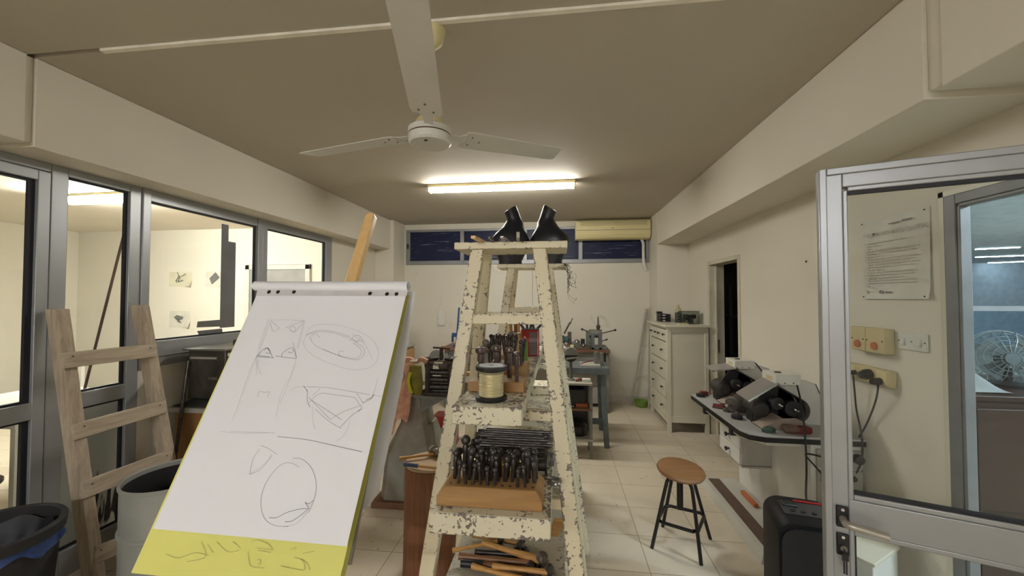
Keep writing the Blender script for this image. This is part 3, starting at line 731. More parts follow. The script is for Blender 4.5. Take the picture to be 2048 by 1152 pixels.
m = MB(); m.loft([[Vector(p) for p in ((1.235, y, 0), (1.25, y, .07), (1.525, y, .07), (1.525, y, 0))] for y in (3.66, 2.62)]); obj('platform', m, M['plinth'], pl)
m = MB(); m.box(1.285, 1.375, 2.64, 3.62, .07, .076); obj('mat_strip', m, M['matbrown'], pl)
m = MB(); m.beam(atZ(1485, 983, .0865), atZ(1513, 1012, .0865), .032, .028, (1, 0, 0)); single('sharpening_stone', m, M['amber'], 'orange-red stick lying on the foot platform under the desk', 'stone', bevel=.004)

# polishing machines
def polisher(lab, loc, drop):
    t = thing('polishing_machine', lab, 'polishing machine', loc, 0, group='polishing machines')
    m = MB(); m.prism([(.02, 0, .0), (.34, 0, .0), (.315, 0, .13), (.26, 0, .27), (.19, 0, .295), (.04, 0, .295), (.02, 0, .2)], (0, .012, 0))
    m.prism([(.34, 0, .0), (.315, 0, .13), (.26, 0, .27), (.27, .16, .25), (.35, .2, .0)], (-.006, 0, 0)); obj('splash_hood', m, M['white'], t)
    b = obj('switch_box', B(-.055, .095, -.125, .05, .285, .35), M['white'], t, bevel=.004)
    obj('cable_gland', MB().cyl((-.0, -.04, .35), (-.0, -.04, .356), .02, n=16), M['dust'], b)
    obj('rating_label', B(-.0565, -.055, -.08, -.01, .305, .33), M['beige'], b)
    for x in (.0, .05): obj('screw', MB().cyl((x, -.128, .297), (x, -.124, .297), .004, n=8), M['knob'], b)
    sh = MB(); dz = drop; sh.prism([(-.05, -.13, .290), (-.05, .05, .300), (-.235, .03, .275 - dz), (-.235, -.15, .265 - dz)], (0, 0, .005)); s2 = obj('shield', sh, M['acryl'], t)
    m = MB(); m.beam((-.05, -.132, .292), (-.235, -.152, .267 - dz), .006, .012, (0, 1, 0)); obj('shield_edge', m, M['chrome'], s2)
    obj('hinge', MB().cyl((-.045, -.14, .290), (-.045, .06, .300), .008, n=10), M['steel'], s2)
    m = MB(); m.lathe([(.045, 0), (.06, .015), (.06, .15), (.04, .17)], (-.10, .12, .105), (0, -1, 0), 24); m.box(-.14, -.06, -.01, .10, .0, .06); obj('motor', m, mat('motor dark', (.05, .045, .042), .4, .4), t, bevel=.002)
    m = MB(); m.lathe([(.03, 0), (.052, .004), (.052, .04), (.03, .045)], (.055, -.075, .13), (0, -1, 0), 28); w1 = obj('wheel', m, M['black'], t)
    obj('spindle', MB().lathe([(.016, 0), (.012, .03), (.003, .05)], (.055, -.12, .13), (0, -1, 0), 12), M['chrome'], w1)
    m = MB(); m.lathe([(.03, 0), (.042, .004), (.042, .035), (.03, .04)], (-.03, -.06, .155), (0, -1, 0), 28); w2 = obj('wheel', m, M['black'], t)
    obj('spindle', MB().lathe([(.014, 0), (.010, .03), (.003, .05)], (-.03, -.10, .155), (0, -1, 0), 12), M['chrome'], w2)
    # long dark housing that slopes from the box down to the right, round at its lower end
    m = MB(); c = Vector((.075, 0, .115)); n = 12; prof = [(-.03, .285), (-.13, .20), (-.12, .185), (-.02, .255)]
    rg = []
    for y in (-.13, .02):
        arc = [Vector((.065 + .078 * math.cos(a), y, .125 + .078 * math.sin(a))) for a in [math.radians(62 - 130 * k / n) for k in range(n + 1)]]
        rg.append([Vector((-.05, y, .285))] + arc)
    m.loft(rg, cap=False, close=False); obj('wheel_guard', m, M['dust'], t, solid=.004)
    m = MB(); m.prism([(-.15, -.0, .0), (-.15, .0, .1), (-.04, .0, .26), (.10, .0, .21), (.14, .0, .13), (.10, .0, .0)], (0, .01, 0)); obj('back_guard', m, mat('dark guard', (.028, .024, .024), .5), t)
    m = MB(); m.prism([(-.15, -.13, .0), (.06, -.13, .0), (.125, -.13, .045), (.06, -.13, .075), (-.02, -.13, .07)], (0, .008, 0)); m.box(-.15, .06, -.125, -.01, .0, .005)
    m.prism([(-.15, -.13, .0), (-.15, -.0, 0), (-.02, -.0, .068), (-.02, -.13, .068)], (0, 0, .005)); obj('dust_tray', m, M['trayw'], t)
    return t
p1 = polisher('nearer of two polishing machines, its tinted shield tilted down over the wheels', (1.445, 2.85, TZ), .085)
p2 = polisher('farther of two polishing machines, its flat shield raised level beside the dark doorway', (1.435, 3.42, TZ), .0)
# bits on the desk
t = thing('motor_unit', 'small dark spare motor lying between the two polishing machines', 'motor', (1.33, 3.10, TZ), rz=.5)
obj('body', MB().lathe([(.05, -.09), (.06, -.08), (.06, .08), (.04, .09)], (0, 0, .062), (1, 0, 0), 24), M['dust'], t); obj('shaft', MB().cyl((-.14, 0, .062), (-.09, 0, .062), .012, n=12), M['chrome'], t)
brush = [(1.235, 2.93, .0, 'dark round polishing brush near the desk edge'), (1.235, 3.10, .0, 'small round polishing brush behind the dark one'), (1.20, 3.54, .0, 'flat black polishing pad at the far desk corner'), (1.25, 3.20, .0, 'brown felt polishing wheel behind the small brushes')]
for i, (x, y, z, lab) in enumerate(brush):
    t = thing('polishing_brush', lab, 'polishing brush', (x, y, TZ), group='polishing brushes on the desk')
    r = (.036, .024, .034, .03)[i]; obj('bristles', MB().lathe([(r * .9, 0), (r, .006), (r, .022), (r * .8, .026)], n=18), (M['rubber'], M['dust'], M['black'], M['matbrown'])[i], t)
    obj('hub', MB().lathe([(r * .4, .025), (r * .35, .034)], n=12), M['brownh'], t)
for i, (x, y, a, lab) in enumerate(((1.255, 2.98, .9, 'worn brush with brown bristles lying beside the small wheels'), (1.225, 3.17, -.5, 'reddish worn brush lying further along the desk'))):
    t = thing('brush', lab, 'brush', (x, y, TZ), rz=a, group='worn brushes on the desk')
    obj('handle', B(-.06, .06, -.012, .012, 0, .012), (M['cabwood'], M['brownh'])[i], t, bevel=.003); obj('bristles', B(-.055, .015, -.011, .011, .012, .032), (M['matbrown'], M['redd'])[i], t)
single('tin', B(1.215, 1.275, 3.56, 3.61, TZ, TZ + .035), M['redd'], 'small dark red tin by the far polishing machine', 'tin', bevel=.003)
m = MB(); m.loft([m.ring((1.31, 2.66, TZ), .04, (0, 0, 1), 8, rx=.022), m.ring((1.31, 2.66, TZ + .02), .043, (0, 0, 1), 8, rx=.024), m.ring((1.31, 2.66, TZ + .034), .026, (0, 0, 1), 8, rx=.014)])
single('polishing_compound', m, mat('green compound', (.06, .10, .075), .7, 0, .2, 30), 'dark green lump of polishing compound on the desk front edge', 'polishing compound')
t = thing('polishing_compound_bar', 'dark red bar of polishing compound in torn wrapper on the desk front edge', 'polishing compound', (1.455, 2.66, TZ))
m = MB(); m.loft([[Vector((x, .0 + .026 * math.cos(a) * k, .024 + .024 * math.sin(a) * k)) for a in [PI / 4 + PI / 2 * q for q in range(4)]] for x, k in ((-.03, 1.1), (.03, 1.2), (.085, 1.2), (.10, .9))]); obj('bar', m, M['redd'], t)
m = MB(); m.loft([[Vector((x, .032 * math.cos(a) * k, .028 + .028 * math.sin(a) * k)) for a in [2 * PI / 7 * q for q in range(7)]] for x, k in ((-.065, .5), (-.05, 1.0), (-.01, 1.05), (.02, .85))]); obj('wrapper', m, mat('torn wrapper', (.16, .10, .07), .7, 0, .3, 20), t)

# machine cables
def cable(name, pts, r, lab, mt=M['rubber'], k=8): m = MB(); m.tube(smooth_path(pts, k), r, 8); return single(name, m, mt, lab, 'cable', group=None)
cable('power_cable', [(1.545, 2.80, 1.12)] + [atY(*q) for q in ((1596, 778, 2.75), (1603, 810, 2.69), (1608, 850, 2.575), (1611, 885, 2.555), (1613, 940, 2.50), (1612, 990, 2.42), (1616, 1020, 2.38))], .0055, 'black cable hanging from the nearer polishing machine over the desk edge')
cable('power_cable', [(1.535, 3.40, 1.125), (1.57, 3.38, 1.12), (1.60, 3.33, 1.06), (1.62, 3.30, 1.02)], .0055, 'short black cable arching from the farther polishing machine')
cable('power_cable', [(1.60, 2.575, .685)] + [atY(*q) for q in ((1612, 908, 2.555), (1628, 930, 2.54), (1646, 950, 2.53), (1668, 975, 2.52))], .005, 'black cable from the desk socket plug trailing down to the right')

# ================================================================== STOOL
st = thing('stool', 'black metal swivel stool with round brown wooden seat', 'stool', (.805, 2.745, 0))
m = MB(); Rt = Matrix.Rotation(.10, 4, 'X') @ Matrix.Rotation(.05, 4, 'Y')
m.lathe([(.12, .498), (.143, .508), (.149, .522), (.143, .534), (.125, .539), (.085, .534), (.0, .530)], n=40); m.bm.transform(Matrix.Translation((-.02, -.05, .515)) @ Rt @ Matrix.Translation((0, 0, -.515)))
obj('seat', m, M['seat'], st)
obj('screw_post', MB().lathe([(.045, .500), (.045, .485), (.020, .480), (.020, .26)][::-1], (-.02, -.03, 0), n=16), M['blackm'], st)
lg = [(-.205, -.045), (.06, -.175), (.215, .105), (-.07, .215)]
for k, (x, y) in enumerate(lg):
    d = Vector((x, y, 0)).normalized()
    m = MB(); m.tube(smooth_path([(-.02, -.03, .475), (-.02 + d.x * .05, -.03 + d.y * .05, .475), (d.x * .095, d.y * .095, .44), (d.x * .12, d.y * .12, .36), (x, y, .0)], 7), .0115, 10); obj('leg', m, M['blackm'], st)
m = MB(); q = [Vector((x, y, 0)) * .82 for x, y in lg]; pts = []
for k in range(4):
    a, b = q[k], q[(k + 1) % 4]; pts += [a.lerp(b, .12), a.lerp(b, .88)]
pts = [(p.x, p.y, .175) for p in pts]; m.tube(pts, .011, 10, closed=True); obj('foot_ring', m, M['blackm'], st)

# ================================================================== RIGHT FOREGROUND
am = thing('portable_speaker', 'large black portable speaker with rounded top behind the open glass door', 'speaker', (1.095, 1.93, 0), rz=-.22)
sec = []
wA, hA, rA = .27, .69, .065
for cx, cz, a0 in ((wA / 2 - rA, hA - rA, 0), (-wA / 2 + rA, hA - rA, 90), (-wA / 2 + .02, .02, 180), (wA / 2 - .02, .02, 270)):
    rr = rA if cz > .3 else .02
    for k in range(7): a = math.radians(a0 + 15 * k); sec.append((cx + rr * math.cos(a), cz + rr * math.sin(a)))
m = MB(); m.loft([[Vector((x * s, y, (z - .35) * s + .35)) for x, z in sec] for y, s in ((-.13, .985), (-.120, 1), (.115, 1), (.13, .97))]); obj('cabinet', m, mat('speaker black', (.006, .006, .007), .55, spec=.25), am)
m = MB(); m.loft([[Vector((x * .93, y, (z - .35) * .95 + .345)) for x, z in sec] for y in (-.142, -.128)]); obj('grille', m, M['black'], am)
hp = obj('control_panel', B(-.09, .10, -.06, .06, .689, .694), mat('control panel black', (.03, .03, .032), .3), am, bevel=.002)
for k in range(4): obj('button', MB().cyl((-.05 + k * .04, -.03, .694), (-.05 + k * .04, -.03, .698), .010, n=12), M['black'], hp)
obj('accent_strip', B(-.02, .09, .075, .083, .687, .695), M['red'], am, label='red accent strip')
obj('carry_handle', B(-.08, -.02, .01, .05, .694, .702), M['black'], am, bevel=.005)
wb = thing('appliance_box', 'small white box with overhanging lid on the floor behind the door glass', 'box', (1.49, 2.25, 0), rz=.61)
obj('body', B(-.135, .135, -.145, .145, .0, .385), M['white'], wb, bevel=.006); obj('lid', B(-.142, .142, -.152, .152, .385, .402), M['offwhite'], wb, bevel=.004)

# sockets, switches, poster on the right wall
for i, (ya, yb, lab) in enumerate(((2.632, 2.522, 'cream isolator box with orange button on the right wall, the left one'), (2.518, 2.385, 'cream isolator box with orange button on the right wall, the right one'))):
    t = thing('isolator_box', lab, 'switch box', (XR, (ya + yb) / 2, 1.33), world=True, group='isolator boxes')
    bx = obj('box', B(XR - .055, XR - .001, yb, ya, 1.335, 1.475), M['beige'], t, bevel=.005)
    obj('button', MB().cyl((XR - .056, (ya + yb) / 2, 1.375), (XR - .062, (ya + yb) / 2, 1.375), .022, n=22), M['amber'], bx)
    for y in (ya - .012, yb + .012): obj('screw', MB().cyl((XR - .0545, y, 1.405), (XR - .058, y, 1.405), .004, n=8), M['knob'], bx)
t = thing('light_switch', 'white double light switch plate on the right wall below the poster', 'light switch', (XR, 2.27, 1.37), world=True)
sp = obj('plate', B(XR - .012, XR - .001, 2.185, 2.355, 1.375, 1.465), M['white'], t, bevel=.004)
for y in (2.32, 2.225):
    obj('rocker', B(XR - .020, XR - .011, y - .010, y + .010, 1.40, 1.435, Ry(.2)), M['white'], sp, bevel=.002)
for y in (2.345, 2.195, 2.27): obj('screw', MB().cyl((XR - .0115, y, 1.42), (XR - .0145, y, 1.42), .004, n=8), M['steel'], sp)
t = thing('socket_strip', 'cream surface socket strip on the right wall with three plugs in it', 'socket', (XR, 2.62, 1.15), world=True)
obj('strip_body', B(XR - .04, XR - .001, 2.375, 2.80, 1.155, 1.245), M['beige'], t, bevel=.006)
for y in (2.66, 2.54, 2.43): obj('socket_face', B(XR - .0425, XR - .039, y - .035, y + .035, 1.165, 1.235), M['acream'], t, bevel=.002)
for i, (y, z, r, lab) in enumerate(((atX(1708, 742, 1.78).y, 1.195, .014, 'small black plug in the left socket'), (atX(1736, 745, 1.78).y, 1.205, .030, 'large black adaptor plug in the middle socket'), (atX(1757, 751, 1.78).y, 1.18, .020, 'black plug in the right socket'))):
    m = MB(); m.lathe([(r, 0), (r, .025), (r * .7, .05)], (XR - .0425, y, z), (-1, -.1 if i else .1, -.1), 16); single('plug', m, M['black'], lab, 'plug', group='plugs in the wall strip')
cable('plug_cable', [atX(x, y, X_) for x, y, X_ in ((1706, 748, 1.765), (1709, 780, 1.775), (1713, 820, 1.785), (1721, 858, 1.79), (1725, 890, 1.79), (1722, 925, 1.785), (1708, 952, 1.77), (1690, 965, 1.76))], .0048, 'black cable from the left plug crossing the other cable on the wall')
cable('plug_cable', [atX(x, y, X_) for x, y, X_ in ((1756, 760, 1.765), (1755, 785, 1.775), (1747, 815, 1.79), (1732, 850, 1.805), (1714, 882, 1.805), (1706, 905, 1.80), (1708, 938, 1.80), (1716, 958, 1.80), (1712, 975, 1.79))], .0048, 'black cable from the right plug curling down the wall behind the door')
po = thing('poster', 'white paper poster with grey text pinned on the right wall behind the door glass', 'poster', (XR, 2.37, 1.64), world=True)
m = MB()
def pf(u, v): return Vector((XR - .003 - .012 * max(0, u - .8) * 5 * (1 - v) * .6 - .010 * max(0, .12 - v) / .12, 2.59 - .43 * u, 1.642 + .462 * v))
m.grid(pf, 16, 16); obj('sheet', m, mat('poster paper', (.66, .635, .56), .6), po)
inkc = mat('poster ink', (.46, .435, .385), .8); inkd = mat('poster ink dark', (.22, .20, .20), .8)
def onwall(y, z, rot=0): return Matrix(((0, 0, -1, XR - .0135), (-1, 0, 0, y), (0, 1, 0, z), (0, 0, 0, 1))) @ Matrix.Rotation(rot, 4, 'Z')
text_obj('title_text', 'συμποσιον κοσμηματος', .038, inkc, po, onwall(2.575, 2.005))
m = MB(); m.box(XR - .0136, XR - .0132, 2.32, 2.395, 2.056, 2.061); m.box(XR - .0136, XR - .0132, 2.245, 2.31, 2.058, 2.066); obj('heading_line', m, inkd, po)
rnd = random.Random(11)
m = MB()
for k in range(17):
    z = 1.965 - k * .0155; y = 2.565; 
    while y > 2.24:
        L = rnd.uniform(.012, .045); m.box(XR - .0136, XR - .0132, max(y - L, 2.22), y, z, z + .0055); y -= L + .008
        if rnd.random() < .06: break
obj('body_text', m, mat('pale ink', (.57, .545, .48), .8), po)
m = MB(); m.box(XR - .0136, XR - .0130, 2.445, 2.465, 1.672, 1.69); m.box(XR - .0136, XR - .0130, 2.385, 2.425, 1.674, 1.684); m.box(XR - .0136, XR - .0130, 2.545, 2.553, 1.672, 1.692)
obj('logo_marks', m, inkd, po)
for y, z in ((2.58, 2.09), (2.175, 2.09), (2.58, 1.655), (2.185, 1.655)): obj('pin', MB().ball((XR - .016, y, z), .004, 8), M['knob'], po)
cable('wall_hook', [(XR, 3.14, 1.92), (XR - .01, 3.135, 1.92), (XR - .012, 3.13, 1.91)], .004, 'small hook sticking out of the right wall near the open door')
# ================================================================== EASEL AND FLIP CHART
PO = Vector((-1.159, 1.377, 1.660)); PU = Vector((1, 0, 0)); PV = Vector((.022, .454, .891)).normalized(); PN = PU.cross(PV).normalized()
def pad(x, y, off=0.0):
    d = ray(x, y); p0 = PO + PN * off; return _C + d * ((p0 - _C).dot(PN) / d.dot(PN))
es = thing('easel', 'pine studio easel with a tall mast rising behind the flip chart', 'easel', (-.84, .85, 0), world=True)
mt = Vector((-.8335, 1.640, 2.03)); md = Vector((.012, .454, .891)).normalized()
def mast(z): return mt + md * ((z - mt.z) / md.z)
m = MB(); wv = Vector((1, 0, 0)) * .0225; nv = md.cross(wv).normalized()
top = [mt + wv * math.cos(a) + md * (.0225 * math.sin(a) - .0225) for a in [PI * k / 8 for k in range(9)]]
m.prism([mast(.06) + wv] + top + [mast(.06) - wv], nv * .03); obj('mast', m, M['pine'], es, bevel=.003)
for x in (-1.12, -.55): obj('base_runner', B(x - .025, x + .025, .30, 1.25, .0, .05), M['pine'], es, bevel=.004)
for y in (.60, 1.18): obj('cross_bar', B(-1.12, -.55, y - .03, y + .03, .05, .09), M['pine'], es, bevel=.003)
for x in (-1.0, -.67): m = MB(); m.beam((x, 1.18, .09), mast(.75) + Vector((x + .835, .03, 0)) * .12 , .04, .02); obj('brace', m, M['pine'], es, bevel=.003)
m = MB(); q = mast(.80); m.box(-1.12, -.55, q.y - .13, q.y - .02, q.z - .03, q.z - .005); obj('tray', m, M['pine'], es, bevel=.004)

fc_ = thing('flip_chart', 'flip chart pad with pencil sketches on the white top sheet and yellow sheets below', 'flip chart', (-.86, 1.2, .9), world=True)
m = MB(); m.prism([pad(520, 575, -.03), pad(808, 575, -.03), pad(700, 1130, -.03), pad(300, 1130, -.03)], -PN * .012); obj('backing_board', m, mat('grey board', (.25, .22, .18), .8), fc_)
def sheet(name, tl, tr, br, bl, off, curl, mt_, **k):
    P = [pad(*p, off) for p in (tl, tr, br, bl)]
    m = MB()
    def fn(u, v):
        a = P[0].lerp(P[1], u); b = P[3].lerp(P[2], u); return a.lerp(b, v) + PN * curl(u, v)
    m.grid(fn, 20, 28); return obj(name, m, mt_, fc_, **k)
for k in range(5):
    sheet('yellow_sheet', (516, 585), (815 + k * .8, 590), (675 + k * 2, 1185), (262 + k * 3, 1146 - k), -.012 - .004 * k, (lambda kk: (lambda u, v: .004 * v * math.sin(PI * u) + (.005 - .001 * kk) * max(0, u - .8) * 5 * v))(k), M['yellow'])
ws = sheet('white_sheet', (514, 588), (812, 590), (697, 1092), (312, 1057), .004, lambda u, v: .010 * v * v + .004 * math.sin(PI * v) * math.sin(3 * u) , M['paper'])
# sheets folded over the top: roll, then hanging down behind
m = MB(); c0 = pad(511, 572, .008); c1 = pad(817, 573, .008); rg = []
for k in range(25):
    u = k / 24; rg.append(m.ring(c0.lerp(c1, u), .0185 * (1 - .04 * math.sin(5 * u)), c1 - c0, 20, PV))
m.loft(rg); obj('rolled_sheets', m, M['paper'], fc_)
m = MB(); m.tube([c1 + PU * .0008 + (PV * math.cos(a) + PN * math.sin(a)) * (.016 - .0016 * a / 1.6) for a in [.35 * k for k in range(34)]], .0007, 4); obj('roll_edge', m, M['pencil_d'], fc_)
m = MB(); m.prism([pad(516, 578, .005), pad(816, 580, .005), pad(813, 592, .005), pad(512, 591, .005)], PN * .001); sp_ = obj('punched_strip', m, mat('shaded strip white', (.66, .65, .66), .6), fc_)  # white paper strip, greyed to hold the shade under the roll
for x, y in ((538, 584), (556, 584), (588, 584), (740, 587), (774, 588), (793, 588)):
    c = pad(x, y, .0063); obj('hole', MB().cyl(c, c + PN * .0006, .0075, n=16), M['black'], sp_)
m = MB()
def bs(u, v):
    t = Vector((-1.15 + .607 * u, 1.425, 1.672)); 
    br = atY(757, 985, 1.27); kn = atY(733, 1020, 1.235); bl = Vector((-1.15, 1.24, .95))
    b = bl.lerp(kn, u / .93) if u < .93 else kn.lerp(br, (u - .93) / .07)
    return t.lerp(b, v) + Vector((0, .02 * math.sin(PI * v) * (.5 + u), 0))
m.grid(bs, 30, 20); obj('back_sheet', m, M['paper'], fc_)
def back2(u, v): return bs(u, v * .97) + Vector((-.012, -.012 - .01 * v, 0))
m = MB(); m.grid(back2, 20, 20); obj('back_sheet', m, M['paper'], fc_)

def stroke(parent, pts, wd=.0010, mt_=None, off=.0148, name='pencil_line', k=6, group=[]):
    """pencil stroke: a thin ribbon just above the sheet"""
    P = smooth_path([Vector((p[0], p[1], 0)) for p in pts], k) if k > 1 else [Vector((p[0], p[1], 0)) for p in pts]
    return [(P, wd)]
def lift(x, y):      # local lift of the white sheet, see its curl
    v = min(max((y - 589) / 487.0, 0), 1); 
    return .004 + .010 * v * v + .004 * math.sin(PI * v) + .0012
def draw(name, strokes, mt_, wd, lf_=lift, label=None):
    m = MB()
    for s in strokes:
        k = 1 if s[0] == 'L' else 6; pts = s[1:] if s[0] == 'L' else s
        P = [Vector((p[0], p[1], 0)) for p in pts]; P = smooth_path(P, k) if k > 1 else P
        q = [pad(p.x, p.y, lf_(p.x, p.y)) for p in P]; prev = None
        for i, c in enumerate(q):
            d = (q[min(i + 1, len(q) - 1)] - q[max(i - 1, 0)]); d = d.normalized() if d.length > 1e-9 else PU
            s_ = d.cross(PN) * wd * .5; cur = (m.V(c - s_), m.V(c + s_))
            if prev: m.F([prev[0], prev[1], cur[1], cur[0]])
            prev = cur
    return obj(name, m, mt_, fc_, label=label)
Z5 = lambda *p: [(500 + x / 3.839, 620 + y / 3.84) for x, y in p]      # coordinates read off two enlargements
Z6 = lambda *p: [(440 + x / 3.947, 860 + y / 3.945) for x, y in p]
Ln = lambda l: ['L'] + l
draw('sketch_faint_lines', [
    Z5((135, 78), (280, 76), (425, 82)), Z5((140, 80), (60, 300)), Z5((150, 90), (100, 240), (50, 355)), Z5((420, 82), (395, 200), (370, 290)), Z5((412, 90), (360, 300)),
    Z5((50, 360), (5, 450), (-60, 640), (-140, 860)), Z5((355, 370), (310, 510), (240, 640), (200, 820)), Z5((355, 400), (300, 550), (230, 720)),
    Z5((410, 250), (470, 130), (620, 110), (800, 150), (940, 230), (985, 340), (940, 430), (830, 458), (700, 440), (520, 370), (430, 300), (408, 240)),
    Z5((90, 940), (-60, 935), (-150, 930)), Z5((195, 945), (90, 940)), Z5((980, 520), (960, 600), (945, 650)), Z5((770, 850), (730, 950), (660, 1010)), Z5((480, 740), (480, 840), (500, 920)),
    Z5((780, 180), (880, 260), (940, 380)), Z5((65, 380), (60, 430), (85, 500)), Z5((45, 360), (50, 500)), Z5((310, 620), (360, 592), (500, 590)), Z5((945, 655), (1010, 665)),
    Z6((410, 190), (360, 260), (240, 345)), Z6((0, 10), (150, 24), (420, 22)), Z6((700, 640), (600, 740), (480, 762)),
], M['pencil_l'], .0009)
draw('sketch_lines', [
    Z5((160, 82), (225, 138)), Z5((155, 95), (178, 165), (225, 138)), Z5((270, 138), (340, 110), (410, 82)), Z5((410, 84), (345, 168), (300, 140)), Z5((300, 140), (335, 125), (350, 150), (338, 168), (310, 160)),
    Z5((425, 200), (500, 170), (620, 172), (760, 215)), Z5((430, 190), (520, 158), (640, 165), (770, 205)), Z5((800, 240), (870, 290), (875, 340), (830, 380), (740, 370), (600, 320), (500, 270), (462, 210), (490, 180)),
    Z5((790, 250), (850, 300), (845, 350), (800, 372), (690, 352), (560, 300)), Z5((535, 212), (505, 180), (485, 200)), Z5((720, 320), (690, 315), (680, 340), (710, 360)),
    Z5((765, 235), (800, 200), (840, 198), (875, 245)), Z5((765, 225), (810, 235), (860, 240)), Z5((780, 215), (820, 245), (840, 215)),
    Z5((440, 590), (600, 597), (800, 630), (920, 650)), Z5((450, 715), (535, 642), (640, 650), (805, 672)), Ln(Z5((805, 672), (860, 755))), Ln(Z5((450, 670), (615, 840))), Ln(Z5((470, 690), (705, 845))), Z5((615, 840), (720, 780), (860, 730)),
    Ln(Z5((690, 900), (790, 800), (860, 755))), Z5((500, 760), (600, 850), (700, 910)), Ln(Z5((820, 640), (870, 720))), Ln(Z5((480, 660), (540, 600))),
    Ln(Z5((70, 625), (55, 670))), Z5((75, 625), (110, 632), (145, 628)), Ln(Z5((155, 625), (130, 670))), Z5((330, 250), (345, 300), (357, 372)),
    Z6((320, 122), (380, 145), (450, 193)), Z6((315, 150), (260, 230), (233, 350)), Z6((233, 350), (320, 310), (410, 200)),
    Z6((625, 292), (560, 260), (480, 275), (390, 370), (330, 500), (325, 620), (360, 710), (440, 755), (540, 762)), Z6((575, 222), (650, 232), (720, 300), (755, 400), (755, 490), (730, 580), (700, 650)),
], M['pencil'], .0010)
draw('sketch_dark_lines', [
    Z5((50, 358), (125, 290), (178, 372)), Ln(Z5((50, 358), (178, 366))), Ln(Z5((60, 350), (150, 360))), Z5((110, 310), (135, 290), (155, 330), (120, 330)), Z5((245, 362), (250, 330), (325, 290), (357, 373)), Ln(Z5((245, 362), (357, 373))), Ln(Z5((195, 354), (245, 358))),
    Z5((290, 320), (320, 330), (335, 300)), Z5((410, 582), (440, 620)), Z5((414, 584), (442, 628)), Z5((440, 620), (440, 700), (462, 745)), Z5((950, 645), (925, 675), (890, 688)), Z5((948, 650), (930, 680), (865, 712)), Z5((860, 755), (830, 780)),
    Z5((210, 972), (430, 995), (640, 1040), (860, 1090)), Z6((388, 692), (450, 690), (530, 650), (640, 622), (702, 620)), Z6((702, 620), (580, 712), (512, 724)), Z6((700, 612), (672, 572), (700, 582), (735, 555)),
], M['pencil_d'], .0013)
ly = lambda x, y: -.006
draw('sketch_lines_on_yellow', [
    Z6((-100, 900), (-60, 970)), Z6((250, 880), (300, 870), (380, 900), (415, 945)), Z6((290, 930), (410, 945)), Z6((300, 950), (400, 968)), Z6((585, 1005), (650, 1030), (665, 1090), (640, 1106), (480, 1075)), Z6((640, 1020), (690, 1060), (705, 1105)),
    Z6((650, 975), (750, 955)), Z6((550, 945), (600, 925), (580, 950)), Z6((220, 960), (240, 1070), (350, 1090)), Z6((-430, 980), (-330, 1010), (-200, 970), (-100, 990)), Z6((-150, 880), (-120, 1000), (-260, 1040)), Z6((290, 1030), (310, 1020), (320, 1045), (300, 1060)),
    Z6((-30, 880), (60, 960), (150, 950)), Z6((100, 880), (160, 930))], M['pencil_y'], .0012, ly)

# ================================================================== LEFT SIDE
def single_in(*a, **k): return single(*a, **k)
pl_ = thing('pallet_rack', 'rough pallet wood rack leaning like a ladder against the glazed partition', 'ladder', (-2.6, 2.15, 0), world=True)
def prl(z, y0, y1, dx=0): f = z / 1.58; return Vector((-2.575 - .245 * f + dx, y1 + (y0 - y1) * f, z))
for (ya, yb, zt) in ((1.885, 1.925, 1.585), (2.325, 2.415, 1.60)):
    m = MB(); m.beam(prl(0, ya, yb), prl(zt, ya, yb), .062, .075, (0, 1, 0), 'flat'); obj('rail', m, M['pallet'], pl_, bevel=.004)
for (xa, yl, xb, yr, z, h, lab) in ((122, 722, 312, 700, 1.32, .088, ''), (145, 865, 331, 812, 1.02, .088, ''), (162, 982, 344, 912, .72, .095, ''), (186, 1112, 310, 1062, .40, .09, '')):
    X = prl(z, 0, 0).x + .060; a = atX(xa, yl, X); b = atX(xb, yr, X)
    m = MB(); m.beam(a, b, h, .022, (-.15, 0, 1)); s_ = obj('slat', m, M['palletY'], pl_, bevel=.003)
    for q, p in ((.09, a), (.91, b)):
        for dz in (-.02, .02):
            c = a.lerp(b, q) + Vector((.0115, 0, dz)); obj('nail', MB().cyl(c, c + Vector((.0012, 0, 0)), .004, n=8), M['knob'], s_)
# rubbish bin with blue liner
bn = thing('rubbish_bin', 'black plastic rubbish bin with a blue bag folded over its rim, cut by the frame', 'bin', (-2.55, 1.48, 0))
rb = lambda z: .18 + .045 * z / .66
m = MB(); m.lathe([(rb(0), 0), (rb(.6), .60), (rb(.66) + .012, .605), (rb(.66) + .018, .655), (rb(.66) + .010, .667), (rb(.66) - .008, .66), (rb(.5) - .01, .5), (rb(0) - .012, .02)], n=44, cap=False); m.bm.transform(Matrix.Diagonal((1, 1, .91, 1))); obj('bin_body', m, M['rubber'], bn)
m = MB(); n = 60
m.grid(lambda u, v: Vector(((rb(.6) + .004 + .010 * math.sin(17 * u * 2 * PI) * v * .4 + .006 * v) * math.cos(2 * PI * u), (rb(.6) + .004 + .010 * math.sin(17 * u * 2 * PI) * v * .4 + .006 * v) * math.sin(2 * PI * u), .607 - v * (.055 + .018 * math.sin(5 * 2 * PI * u) + .012 * math.sin(11 * 2 * PI * u)))), 120, 6); m.bm.transform(Matrix.Diagonal((1, 1, .91, 1))); obj('liner_overhang', m, M['bluebag'], bn)
m = MB(); m.grid(lambda u, v: Vector(((rb(.5) * (1 - v * .75) - .02 + .014 * math.sin(13 * u * 2 * PI) * v) * math.cos(2 * PI * u), (rb(.5) * (1 - v * .75) - .02 + .014 * math.sin(13 * u * 2 * PI) * v) * math.sin(2 * PI * u), .62 - .28 * math.sin(v * PI / 2) + .012 * math.sin(7 * 2 * PI * u))), 90, 8); m.bm.transform(Matrix.Diagonal((1, 1, .91, 1))); obj('liner_inside', m, M['bagblack'], bn)
